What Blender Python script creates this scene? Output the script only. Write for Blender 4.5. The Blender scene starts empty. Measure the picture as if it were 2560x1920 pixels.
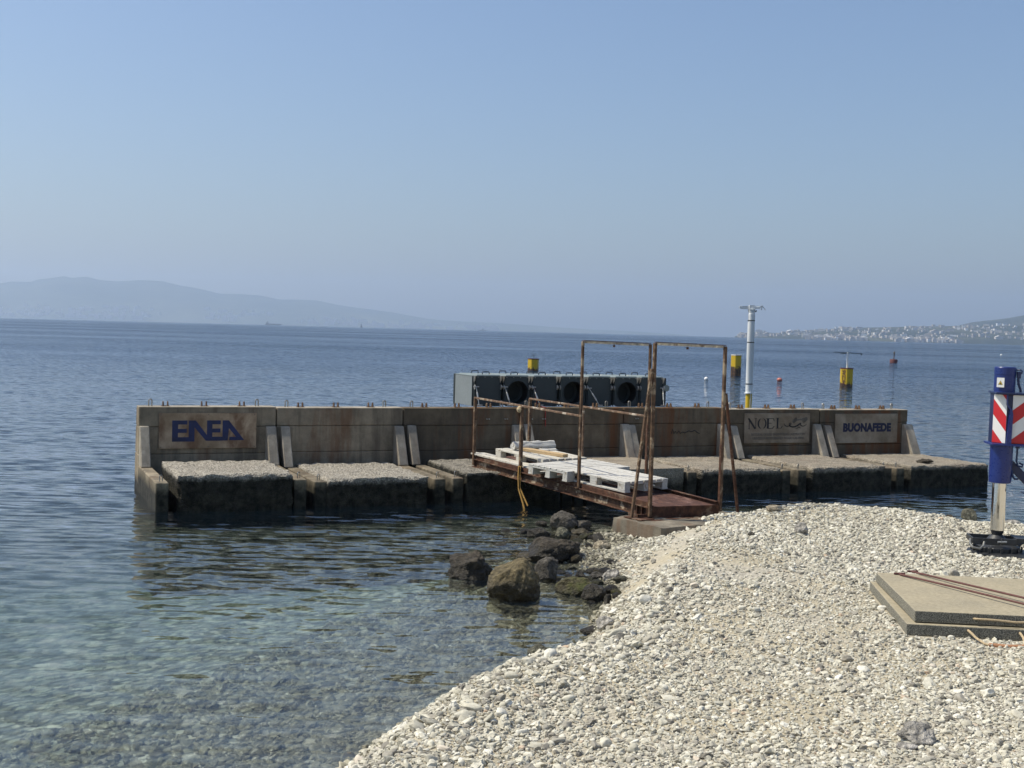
import bpy, bmesh, math, random
import numpy as np
from mathutils import Vector, Matrix, Euler, noise as mnoise

random.seed(7)
RNG = np.random.default_rng(11)
SC = bpy.context.scene
COL = SC.collection
R = math.radians

# ------------------------------------------------------------------ camera
EYE = 2.52
PITCH, ROLL = 0.0427, 0.0263
cp, sp, cr, sr = math.cos(PITCH), math.sin(PITCH), math.cos(ROLL), math.sin(ROLL)
FWD = Vector((0, cp, -sp)); UP0 = Vector((0, sp, cp)); RT0 = Vector((1, 0, 0))
RT = RT0 * cr + UP0 * sr
UP = -RT0 * sr + UP0 * cr
cam_d = bpy.data.cameras.new('camera')
cam = bpy.data.objects.new('camera', cam_d); COL.objects.link(cam)
M = Matrix.Identity(4)
for i in range(3):
    M[i][0], M[i][1], M[i][2] = RT[i], UP[i], -FWD[i]
M[2][3] = EYE
cam.matrix_world = M
cam_d.sensor_width = 36.0
cam_d.lens = 36.0 * 3100 / 2560
cam_d.clip_start = 0.1
cam_d.clip_end = 60000
SC.camera = cam

# ------------------------------------------------------------------ sky, sun, exposure
SUN_DIR = Vector((-0.556, 0.055, 0.83)).normalized()
SUN_EL = math.asin(SUN_DIR.z)
SUN_AZ = math.atan2(SUN_DIR.x, SUN_DIR.y)
W = bpy.data.worlds.new('World'); SC.world = W; W.use_nodes = True
nt = W.node_tree; nt.nodes.clear()
wo = nt.nodes.new('ShaderNodeOutputWorld'); bg = nt.nodes.new('ShaderNodeBackground')
sky = nt.nodes.new('ShaderNodeTexSky'); sky.sky_type = 'NISHITA'; sky.sun_disc = False
sky.sun_elevation = SUN_EL; sky.sun_rotation = SUN_AZ
sky.altitude = 0; sky.air_density = 1.2; sky.dust_density = 1.9; sky.ozone_density = 6.0
bg.inputs['Strength'].default_value = 0.122
tint = nt.nodes.new('ShaderNodeMix'); tint.data_type = 'RGBA'; tint.blend_type = 'MULTIPLY'; tint.inputs[0].default_value = 1.0; tint.inputs[7].default_value = (1.0, 0.965, 0.975, 1)
nt.links.new(sky.outputs[0], tint.inputs[6]); nt.links.new(tint.outputs[2], bg.inputs['Color']); nt.links.new(bg.outputs[0], wo.inputs['Surface'])
sun_d = bpy.data.lights.new('sun', 'SUN'); sun_d.energy = 4.8; sun_d.angle = R(0.53); sun_d.color = (1.0, 0.93, 0.77)
sun = bpy.data.objects.new('sun', sun_d); COL.objects.link(sun)
sun.rotation_euler = (-SUN_DIR).to_track_quat('-Z', 'Y').to_euler(); sun.location = (-30, -10, 60)
SC.view_settings.view_transform = 'Standard'; SC.view_settings.look = 'None'
SC.view_settings.exposure = 0.10; SC.view_settings.gamma = 1.0; SC.view_settings.use_curve_mapping = False
SC.render.engine = 'CYCLES'
cy = SC.cycles
cy.max_bounces = 10; cy.diffuse_bounces = 3; cy.glossy_bounces = 4; cy.transmission_bounces = 6
cy.transparent_max_bounces = 12; cy.volume_bounces = 2
cy.sample_clamp_indirect = 4.0; cy.blur_glossy = 0.5
cy.caustics_reflective = False; cy.caustics_refractive = True
cy.use_denoising = True
try:
    cy.denoiser = 'OPENIMAGEDENOISE'; cy.denoising_input_passes = 'RGB_ALBEDO_NORMAL'; cy.denoising_prefilter = 'ACCURATE'
except Exception:
    pass

# ------------------------------------------------------------------ helpers: materials
def srgb(r, g, b):
    f = lambda c: ((c / 255 + 0.055) / 1.055) ** 2.4 if c > 10.3 else c / 255 / 12.92
    return (f(r), f(g), f(b), 1.0)

class NT:
    def __init__(s, name):
        s.m = bpy.data.materials.new(name); s.m.use_nodes = True
        s.t = s.m.node_tree; s.t.nodes.clear()
        s.out = s.t.nodes.new('ShaderNodeOutputMaterial')
    def n(s, typ, **kw):
        nd = s.t.nodes.new(typ)
        for k, v in kw.items():
            if k.startswith('i_'):
                key = k[2:].replace('_', ' ')
                nd.inputs[int(key) if key.isdigit() else key].default_value = v
            else:
                setattr(nd, k, v)
        return nd
    def l(s, a, b): s.t.links.new(a, b)
    def coord(s, kind='Object', scale=(1, 1, 1), off=(0, 0, 0)):
        if kind == 'World':
            g = s.n('ShaderNodeNewGeometry').outputs['Position']
        else:
            g = s.n('ShaderNodeTexCoord').outputs[kind]
        mp = s.n('ShaderNodeMapping'); mp.inputs['Scale'].default_value = scale; mp.inputs['Location'].default_value = off
        s.l(g, mp.inputs['Vector']); return mp.outputs[0]
    def noise(s, vec, scale, detail=4, rough=0.55, dist=0.0):
        n = s.n('ShaderNodeTexNoise'); n.inputs['Scale'].default_value = scale; n.inputs['Detail'].default_value = detail
        n.inputs['Roughness'].default_value = rough; n.inputs['Distortion'].default_value = dist
        s.l(vec, n.inputs['Vector']); return n
    def ramp(s, fac, stops):
        r = s.n('ShaderNodeValToRGB'); e = r.color_ramp.elements
        while len(e) > 1: e.remove(e[-1])
        e[0].position = stops[0][0]; e[0].color = stops[0][1]
        for p, c in stops[1:]:
            k = e.new(p); k.color = c
        s.l(fac, r.inputs[0]); return r.outputs[0]
    def mix(s, fac, a, b, mode='MIX'):
        m = s.n('ShaderNodeMix', data_type='RGBA', blend_type=mode)
        for sock, v in ((m.inputs[0], fac), (m.inputs[6], a), (m.inputs[7], b)):
            if isinstance(v, bpy.types.NodeSocket): s.l(v, sock)
            elif isinstance(v, (int, float)): sock.default_value = v
            else: sock.default_value = v
        return m.outputs[2]
    def math(s, op, a, b=None, clamp=False):
        m = s.n('ShaderNodeMath', operation=op); m.use_clamp = clamp
        for i, v in enumerate((a, b)):
            if v is None: continue
            if isinstance(v, bpy.types.NodeSocket): s.l(v, m.inputs[i])
            else: m.inputs[i].default_value = v
        return m.outputs[0]
    def maprange(s, v, a, b, c=0.0, d=1.0):
        m = s.n('ShaderNodeMapRange'); m.clamp = True
        for i, x in enumerate((a, b, c, d)): m.inputs[i + 1].default_value = x
        s.l(v, m.inputs[0]); return m.outputs[0]
    def sep(s, vec):
        n = s.n('ShaderNodeSeparateXYZ'); s.l(vec, n.inputs[0]); return n.outputs
    def zworld(s):
        return s.sep(s.n('ShaderNodeNewGeometry').outputs['Position'])[2]
    def bump(s, h, strength=0.3, dist=0.02):
        b = s.n('ShaderNodeBump'); b.inputs['Strength'].default_value = strength; b.inputs['Distance'].default_value = dist
        s.l(h, b.inputs['Height']); return b.outputs[0]
    def principled(s, color, rough=0.7, metal=0.0, normal=None, spec=0.5, **kw):
        p = s.n('ShaderNodeBsdfPrincipled')
        for key, v in (('Base Color', color), ('Roughness', rough), ('Metallic', metal)):
            if isinstance(v, bpy.types.NodeSocket): s.l(v, p.inputs[key])
            else: p.inputs[key].default_value = v
        p.inputs['Specular IOR Level'].default_value = spec
        if normal is not None: s.l(normal, p.inputs['Normal'])
        s.l(p.outputs[0], s.out.inputs['Surface']); return p

MAT = {}
def c4(r, g=None, b=None):
    return (r, r if g is None else g, r if b is None else b, 1.0)

def mat_concrete(name, base=(0.30, 0.285, 0.25), rust=0.35, agg=0.0, stain=0.5, alg_lo=0.20, alg_hi=0.36, alg_n=0.16):
    t = NT(name); v = t.coord('World')
    n1 = t.noise(v, 1.7, 6, 0.6); n2 = t.noise(v, 9, 6, 0.65); n3 = t.noise(v, 60, 4, 0.6)
    a = c4(*[x * 0.62 for x in base]); b = c4(*[x * 1.18 for x in base])
    col = t.ramp(n1.outputs[0], [(0.3, a), (0.7, b)])
    col = t.mix(0.45, col, t.ramp(n2.outputs[0], [(0.3, c4(0.35)), (0.65, c4(1.0))]), 'MULTIPLY')
    # vertical drip stains
    vs = t.coord('World', (3.2, 3.2, 0.35)); nd = t.noise(vs, 1.6, 5, 0.6)
    drip = t.ramp(nd.outputs[0], [(0.46, c4(0)), (0.62, c4(1))])
    col = t.mix(t.math('MULTIPLY', drip, stain), col, c4(0.085, 0.07, 0.052))
    vr = t.coord('World', (2.2, 2.2, 0.28), (3.1, 7.7, 0)); nr = t.noise(vr, 1.5, 4, 0.6)
    rus = t.ramp(nr.outputs[0], [(0.51, c4(0)), (0.64, c4(1))])
    col = t.mix(t.math('MULTIPLY', rus, rust), col, c4(0.15, 0.066, 0.03))
    # exposed aggregate / pores
    if agg > 0:
        vo = t.n('ShaderNodeTexVoronoi'); vo.inputs['Scale'].default_value = 48; t.l(v, vo.inputs['Vector'])
        sp_ = t.n('ShaderNodeSeparateColor'); t.l(vo.outputs['Color'], sp_.inputs[0])
        st = t.ramp(sp_.outputs[0], [(0.0, c4(0.24, 0.215, 0.17)), (0.4, c4(0.45, 0.41, 0.335)), (1.0, c4(0.68, 0.63, 0.53))])
        st = t.mix(t.ramp(vo.outputs['Distance'], [(0.35, c4(0)), (0.75, c4(1))]), st, c4(0.11, 0.098, 0.078))
        col = t.mix(agg, col, st)
        h = t.math('ADD', t.math('MULTIPLY', vo.outputs['Distance'], -0.8), n2.outputs[0])
        nrm = t.bump(h, 0.8, 0.03)
    else:
        pores = t.ramp(n3.outputs[0], [(0.30, c4(0.0)), (0.40, c4(1.0))])
        col = t.mix(0.35, col, pores, 'MULTIPLY')
        nrm = t.bump(t.math('ADD', n3.outputs[0], n2.outputs[0]), 0.35, 0.02)
    # algae growth in the tidal band
    z = t.zworld(); zz = t.math('ADD', z, t.math('MULTIPLY', n2.outputs[0], alg_n))
    alg = t.maprange(zz, alg_lo, alg_hi, 1.0, 0.0)
    col = t.mix(alg, col, t.ramp(n2.outputs[0], [(0.38, c4(0.006, 0.006, 0.004)), (0.66, c4(0.05, 0.046, 0.034))]))
    rough = t.maprange(alg, 0, 1, 0.9, 0.75)
    t.principled(col, rough, normal=nrm, spec=0.25)
    return t.m
MAT['concrete'] = mat_concrete('concrete', (0.33, 0.275, 0.195), 0.6, 0.0, 0.6)
MAT['concrete_light'] = mat_concrete('concrete_light', (0.42, 0.375, 0.30), 0.25, 0.0, 0.3, 0.30, 0.46)
MAT['concrete_side'] = mat_concrete('side_wall_concrete', (0.29, 0.245, 0.175), 0.2, 0.0, 0.6, 0.30, 0.46)
MAT['concrete_foot'] = mat_concrete('footing_concrete', (0.25, 0.22, 0.17), 0.4, 0.0, 0.4, 0.04, 0.16)
MAT['concrete_rust'] = mat_concrete('concrete_rust_streaked', (0.175, 0.14, 0.095), 0.9, 0.0, 0.75)
MAT['aggregate'] = mat_concrete('exposed_aggregate_concrete', (0.36, 0.33, 0.28), 0.0, 0.65, 0.1, 0.43, 0.50, 0.09)
MAT['aggregate_low'] = mat_concrete('exposed_aggregate_concrete_low', (0.36, 0.33, 0.28), 0.0, 0.65, 0.1, 0.34, 0.41, 0.09)
MAT['aggregate_worn'] = mat_concrete('worn_grey_concrete', (0.33, 0.28, 0.21), 0.25, 0.40, 0.5, 0.34, 0.41, 0.09)
MAT['slab_smooth'] = mat_concrete('smooth_concrete_slab', (0.40, 0.34, 0.26), 0.15, 0.22, 0.2, 0.2, 0.4)

def mat_rust(name='rust', base=(0.080, 0.038, 0.024), pale=0.35, palec=(0.30, 0.24, 0.17)):
    t = NT(name); v = t.coord('Object'); n1 = t.noise(v, 14, 6, 0.65); n2 = t.noise(v, 70, 4, 0.6); n3 = t.noise(v, 5, 5, 0.7)
    col = t.ramp(n1.outputs[0], [(0.3, c4(*[x * 0.45 for x in base])), (0.52, c4(*base)), (0.75, c4(base[0] * 1.9, base[1] * 1.9, base[2] * 1.6))])
    col = t.mix(t.math('MULTIPLY', t.ramp(n3.outputs[0], [(0.54, c4(0)), (0.62, c4(1))]), pale), col, c4(*palec))
    t.principled(col, 0.85, normal=t.bump(t.math('ADD', n1.outputs[0], n2.outputs[0]), 0.5, 0.006), spec=0.25)
    return t.m
MAT['rust'] = mat_rust()
MAT['rust_web'] = mat_rust('rust_flaking_web', (0.085, 0.048, 0.030), 0.9, (0.42, 0.34, 0.24))
MAT['rust_rail'] = mat_rust('rust_rail_old_paint', (0.17, 0.11, 0.075), 1.0, (0.52, 0.46, 0.37))
MAT['rust_deck'] = mat_rust('rust_deck_plate', (0.085, 0.042, 0.032), 0.5, (0.26, 0.16, 0.13))
MAT['rust_white'] = mat_rust('peeling_white_on_rust', (0.60, 0.56, 0.50), 0.8, (0.16, 0.09, 0.055))
MAT['rust_post'] = mat_rust('rust_post', (0.12, 0.074, 0.047), 0.85, (0.36, 0.29, 0.20))

def mat_simple(name, col, rough=0.6, metal=0.0, var=0.25, scale=8.0, bump=0.1, spec=0.5):
    t = NT(name); v = t.coord('Object'); n = t.noise(v, scale, 5, 0.6); n2 = t.noise(v, scale * 7, 3, 0.6)
    c = t.ramp(n.outputs[0], [(0.3, c4(*[x * (1 - var) for x in col])), (0.7, c4(*[min(1, x * (1 + var * 0.6)) for x in col]))])
    rg = t.maprange(n2.outputs[0], 0.3, 0.7, max(0.02, rough - 0.1), min(1, rough + 0.1))
    t.principled(c, rg, metal, normal=t.bump(n2.outputs[0], bump, 0.004), spec=spec)
    return t.m
def mat_wood(name, col, dark, wear=0.5):
    t = NT(name); v = t.coord('Object', (2, 2, 2)); g = t.coord('Object', (1.5, 22, 22))
    n1 = t.noise(g, 2.2, 6, 0.65, 0.4); n2 = t.noise(v, 7, 6, 0.7)
    c = t.ramp(n1.outputs[0], [(0.3, c4(*[x * 0.72 for x in col])), (0.6, c4(*col))])
    c = t.mix(t.math('MULTIPLY', t.ramp(n2.outputs[0], [(0.55, c4(0)), (0.66, c4(1))]), wear), c, c4(*dark))
    t.principled(c, 0.8, normal=t.bump(n1.outputs[0], 0.3, 0.004), spec=0.3); return t.m
MAT['white_wood'] = mat_wood('white_painted_wood', (0.56, 0.545, 0.50), (0.28, 0.225, 0.16), 0.9)
MAT['grey_wood'] = mat_wood('worn_painted_wood', (0.56, 0.53, 0.46), (0.22, 0.165, 0.11), 0.9)
MAT['raw_wood'] = mat_wood('raw_yellow_wood', (0.50, 0.36, 0.20), (0.25, 0.16, 0.08), 0.35)
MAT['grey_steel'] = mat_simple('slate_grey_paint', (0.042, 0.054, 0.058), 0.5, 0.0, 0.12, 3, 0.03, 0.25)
MAT['grey_steel_sunlit'] = mat_simple('sunlit_tone_grey_paint', (0.20, 0.225, 0.23), 0.5, 0.0, 0.08, 3, 0.03, 0.3)  # housing paint lightened for the end panel: sunlight put into the colour
MAT['grey_steel_lid'] = mat_simple('slate_grey_lid', (0.20, 0.24, 0.235), 0.5, 0.0, 0.18, 5, 0.05)
MAT['black_inside'] = mat_simple('dark_duct_inside', (0.01, 0.011, 0.012), 0.6, 0, 0.2)
MAT['handle_steel'] = mat_simple('dark_handle_paint', (0.035, 0.05, 0.075), 0.4, 0, 0.2)
MAT['galv'] = mat_simple('galvanised_steel', (0.42, 0.42, 0.40), 0.45, 0.7, 0.3, 20, 0.1)
MAT['galv_loop'] = mat_simple('bare_steel_loop', (0.36, 0.34, 0.30), 0.4, 0.8, 0.4, 20, 0.1)
MAT['chrome'] = mat_simple('chromed_rod', (0.78, 0.76, 0.72), 0.08, 1.0, 0.04, 2, 0.0)
MAT['blue_paint'] = mat_simple('crane_blue_paint', (0.010, 0.026, 0.15), 0.33, 0, 0.15, 4, 0.02)
MAT['dark_blue'] = mat_simple('dark_blue_paint', (0.010, 0.020, 0.075), 0.4, 0, 0.15, 4, 0.02)
MAT['red_foil'] = mat_simple('red_reflective_foil', (0.50, 0.015, 0.02), 0.4, 0, 0.08, 4, 0.0)
MAT['white_foil'] = mat_simple('white_reflective_foil', (0.72, 0.72, 0.70), 0.42, 0, 0.06, 4, 0.0)
MAT['black_rubber'] = mat_simple('black_rubber', (0.012, 0.014, 0.018), 0.55, 0, 0.3)
MAT['black_steel'] = mat_simple('black_painted_steel', (0.035, 0.037, 0.04), 0.5, 0.2, 0.35, 12, 0.15)
MAT['bare_handle'] = mat_simple('worn_grey_steel', (0.22, 0.22, 0.21), 0.45, 0.5, 0.3, 12, 0.1)
MAT['yellow_sign'] = mat_simple('yellow_print', (0.62, 0.42, 0.02), 0.5, 0, 0.05)
MAT['black_print'] = mat_simple('black_print', (0.012, 0.012, 0.016), 0.7, 0, 0.3, 15, 0.0)
MAT['grey_print'] = mat_simple('faded_grey_print', (0.12, 0.11, 0.095), 0.7, 0, 0.3, 15, 0.0)
MAT['blue_print'] = mat_simple('blue_lettering', (0.005, 0.016, 0.085), 0.55, 0, 0.45, 6, 0.05)
MAT['navy_print'] = mat_simple('navy_lettering', (0.004, 0.006, 0.04), 0.6, 0, 0.3, 6, 0.05)
MAT['white_paint'] = mat_simple('white_pole_paint', (0.74, 0.76, 0.76), 0.45, 0, 0.08, 3, 0.03)
MAT['white_plastic'] = mat_simple('white_plastic', (0.78, 0.78, 0.76), 0.45, 0, 0.06)
MAT['pink_plastic'] = mat_simple('faded_red_plastic', (0.50, 0.16, 0.12), 0.5, 0, 0.2, 6)
MAT['maroon_paint'] = mat_simple('dark_red_buoy_paint', (0.11, 0.032, 0.03), 0.6, 0, 0.4, 4)
MAT['rope'] = mat_simple('hemp_rope', (0.50, 0.39, 0.24), 0.9, 0, 0.4, 90, 0.6)
MAT['tan_hose'] = mat_simple('tan_hose_sleeve', (0.40, 0.20, 0.10), 0.7, 0, 0.2, 20)
MAT['yellow_rope'] = mat_simple('ochre_webbing', (0.36, 0.21, 0.055), 0.9, 0, 0.35, 60, 0.4)
MAT['red_strap'] = mat_simple('red_webbing', (0.30, 0.03, 0.025), 0.8, 0, 0.3, 30)
MAT['rod_rust'] = mat_simple('red_brown_rod', (0.115, 0.042, 0.034), 0.6, 0.1, 0.3, 30)
MAT['ship_grey'] = mat_simple('ship_paint', (0.07, 0.075, 0.08), 0.7, 0, 0.2)
MAT['sail'] = mat_simple('dark_sail', (0.05, 0.055, 0.06), 0.8, 0, 0.2)

def mat_sign(name, col, rust=0.3):
    t = NT(name); v = t.coord('World'); n1 = t.noise(v, 2.3, 5, 0.6, 0.3); n2 = t.noise(v, 12, 5, 0.65)
    c = t.ramp(n1.outputs[0], [(0.36, c4(*[x * 0.55 for x in (col[0], col[1] * 0.93, col[2] * 0.82)])), (0.6, c4(*col))])
    c = t.mix(0.4, c, t.ramp(n2.outputs[0], [(0.3, c4(0.55, 0.5, 0.45)), (0.6, c4(1))]), 'MULTIPLY')
    nr = t.noise(t.coord('World', (1.5, 1.5, 1.0), (1.3, 0.4, 2.0)), 1.3, 5, 0.65, 0.4)
    c = t.mix(t.math('MULTIPLY', t.ramp(nr.outputs[0], [(0.44, c4(0)), (0.60, c4(1))]), rust), c, c4(0.13, 0.062, 0.028))
    t.principled(c, 0.55, normal=t.bump(n2.outputs[0], 0.1, 0.005), spec=0.4); return t.m
MAT['sign_beige'] = mat_sign('stained_beige_panel', (0.46, 0.35, 0.235), 0.85)
MAT['sign_grey'] = mat_sign('grey_beige_panel', (0.33, 0.28, 0.21))

def mat_pile(name='yellow_pile_paint', lo=0.52):
    t = NT(name); v = t.coord('Object'); n = t.noise(v, 4, 6, 0.65); z = t.sep(v)[2]
    zz = t.math('ADD', z, t.math('MULTIPLY', n.outputs[0], 0.7))
    r = t.maprange(zz, lo, lo + 0.1, 1.0, 0.0)
    col = t.mix(t.ramp(n.outputs[0], [(0.6, c4(0)), (0.72, c4(1))]), c4(0.58, 0.385, 0.012), c4(0.28, 0.20, 0.03))
    col = t.mix(r, col, t.ramp(t.noise(v, 9, 4).outputs[0], [(0.4, c4(0.03, 0.018, 0.012)), (0.65, c4(0.16, 0.08, 0.03))]))
    t.principled(col, 0.5, normal=t.bump(n.outputs[0], 0.2, 0.02)); return t.m
MAT['pile_yellow'] = mat_pile('yellow_pile_paint', 0.50); MAT['pile_rusty'] = mat_pile('yellow_pile_paint_rust_foot', 0.88)

def mat_rock(name, base, wet_top=0.12, moss=0.0):
    t = NT(name); v = t.coord('Object'); n1 = t.noise(v, 5, 7, 0.65); n2 = t.noise(v, 28, 5, 0.65)
    col = t.ramp(n1.outputs[0], [(0.3, c4(*[x * 0.45 for x in base])), (0.7, c4(*[x * 1.5 for x in base]))])
    col = t.mix(0.8, col, t.ramp(n2.outputs[0], [(0.36, c4(0.3)), (0.62, c4(1.25))]), 'MULTIPLY')
    if moss:
        col = t.mix(t.math('MULTIPLY', t.ramp(n1.outputs[0], [(0.45, c4(0)), (0.6, c4(1))]), moss), col, c4(0.075, 0.085, 0.022))
    z = t.math('ADD', t.zworld(), t.math('MULTIPLY', n1.outputs[0], 0.08))
    wet = t.maprange(z, wet_top, wet_top + 0.08, 1.0, 0.0)
    col = t.mix(t.math('MULTIPLY', wet, 0.6), col, c4(0.022, 0.02, 0.015))
    rg = t.maprange(wet, 0, 1, 0.88, 0.42)
    t.principled(col, rg, normal=t.bump(t.math('ADD', t.math('MULTIPLY', n1.outputs[0], 1.5), n2.outputs[0]), 1.0, 0.05), spec=0.35); return t.m
MAT['rock_brown'] = mat_rock('brown_wet_rock', (0.18, 0.145, 0.078), 0.16)
MAT['rock_dark'] = mat_rock('dark_wet_rock', (0.075, 0.062, 0.045), 0.16)
MAT['rock_slate'] = mat_rock('slate_rock', (0.125, 0.112, 0.092), 0.06)
MAT['rock_moss'] = mat_rock('mossy_rock', (0.12, 0.105, 0.055), 0.05, 0.9)
MAT['rock_green'] = mat_rock('olive_rock', (0.17, 0.165, 0.12), 0.0)
MAT['rock_pale'] = mat_rock('pale_stone', (0.50, 0.47, 0.42), -0.2)
MAT['rock_grey'] = mat_rock('grey_stone', (0.42, 0.395, 0.35), -0.2)
MAT['rock_tan'] = mat_rock('tan_stone', (0.42, 0.36, 0.26), -0.2)

def mat_pebble():
    t = NT('pebble_stone'); oi = t.n('ShaderNodeObjectInfo'); v = t.coord('World')
    base = t.ramp(oi.outputs['Random'], [(0.0, c4(0.21, 0.195, 0.165)), (0.08, c4(0.33, 0.31, 0.265)), (0.25, c4(0.45, 0.43, 0.355)), (0.6, c4(0.575, 0.55, 0.455)), (0.85, c4(0.67, 0.645, 0.545)), (0.985, c4(0.75, 0.73, 0.65)), (1.0, c4(0.50, 0.38, 0.27))])
    n = t.noise(v, 90, 4, 0.65); n2 = t.noise(v, 22, 3, 0.6)
    base = t.mix(0.5, base, t.ramp(n.outputs[0], [(0.32, c4(0.62, 0.6, 0.56)), (0.6, c4(1.0))]), 'MULTIPLY')
    base = t.mix(0.35, base, t.ramp(n2.outputs[0], [(0.35, c4(0.7, 0.66, 0.58)), (0.6, c4(1.0))]), 'MULTIPLY')
    z = t.math('ADD', t.zworld(), t.math('MULTIPLY', t.noise(v, 2.5, 2).outputs[0], 0.05))
    wet = t.maprange(z, 0.07, 0.13, 1.0, 0.0)
    base = t.mix(wet, base, t.mix(1.0, base, c4(0.58, 0.56, 0.48), 'MULTIPLY'))
    t.principled(base, t.maprange(wet, 0, 1, 0.85, 0.35), normal=t.bump(n.outputs[0], 0.25, 0.004), spec=0.35); return t.m
MAT['pebble'] = mat_pebble()

def mat_beach():
    t = NT('sandy_gravel'); v = t.coord('World')
    n1 = t.noise(v, 1.1, 4, 0.6); n2 = t.noise(v, 45, 5, 0.7); vo = t.n('ShaderNodeTexVoronoi'); vo.inputs['Scale'].default_value = 42; t.l(v, vo.inputs['Vector'])
    sc_ = t.n('ShaderNodeSeparateColor'); t.l(vo.outputs['Color'], sc_.inputs[0])
    sand = t.ramp(n2.outputs[0], [(0.3, c4(0.29, 0.25, 0.17)), (0.7, c4(0.50, 0.44, 0.31))])
    st = t.ramp(sc_.outputs[0], [(0.0, c4(0.24, 0.23, 0.21)), (1.0, c4(0.58, 0.55, 0.48))])
    col = t.mix(t.ramp(n1.outputs[0], [(0.42, c4(0.15)), (0.6, c4(0.65))]), sand, st)
    sx = t.sep(v)
    # underwater bed: rounded stones, colour patches warped by distortion
    vw = t.n('ShaderNodeTexVoronoi'); vw.inputs['Scale'].default_value = 9
    dn = t.noise(v, 6, 3, 0.6); wv = t.n('ShaderNodeVectorMath', operation='MULTIPLY_ADD'); t.l(dn.outputs['Color'], wv.inputs[0]); wv.inputs[1].default_value = (0.12, 0.12, 0.12); t.l(v, wv.inputs[2]); t.l(wv.outputs[0], vw.inputs['Vector'])
    s2 = t.n('ShaderNodeSeparateColor'); t.l(vw.outputs['Color'], s2.inputs[0])
    bed = t.ramp(s2.outputs[0], [(0.0, c4(0.13, 0.13, 0.105)), (0.5, c4(0.40, 0.39, 0.33)), (0.85, c4(0.66, 0.63, 0.53)), (1.0, c4(0.80, 0.77, 0.67))])
    bed = t.mix(t.ramp(vw.outputs['Distance'], [(0.4, c4(0)), (0.8, c4(1))]), bed, c4(0.10, 0.105, 0.09))
    z = sx[2]
    col = t.mix(t.maprange(z, -0.06, 0.05, 1.0, 0.0), col, bed)
    deep = t.maprange(z, -1.7, -0.65, 1.0, 0.0)
    col = t.mix(deep, col, c4(0.06, 0.062, 0.042))
    zz = t.math('ADD', z, t.math('MULTIPLY', t.noise(v, 2.5, 2).outputs[0], 0.05))
    wet = t.maprange(zz, 0.07, 0.13, 1.0, 0.0)
    col = t.mix(t.math('MULTIPLY', wet, t.maprange(z, -0.05, 0.0, 0.0, 1.0)), col, c4(0.10, 0.092, 0.075))
    hh = t.math('ADD', n2.outputs[0], t.math('MULTIPLY', vo.outputs['Distance'], -0.9))
    t.principled(col, 0.9, normal=t.bump(hh, 0.6, 0.015), spec=0.2); return t.m
MAT['beach'] = mat_beach()

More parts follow.
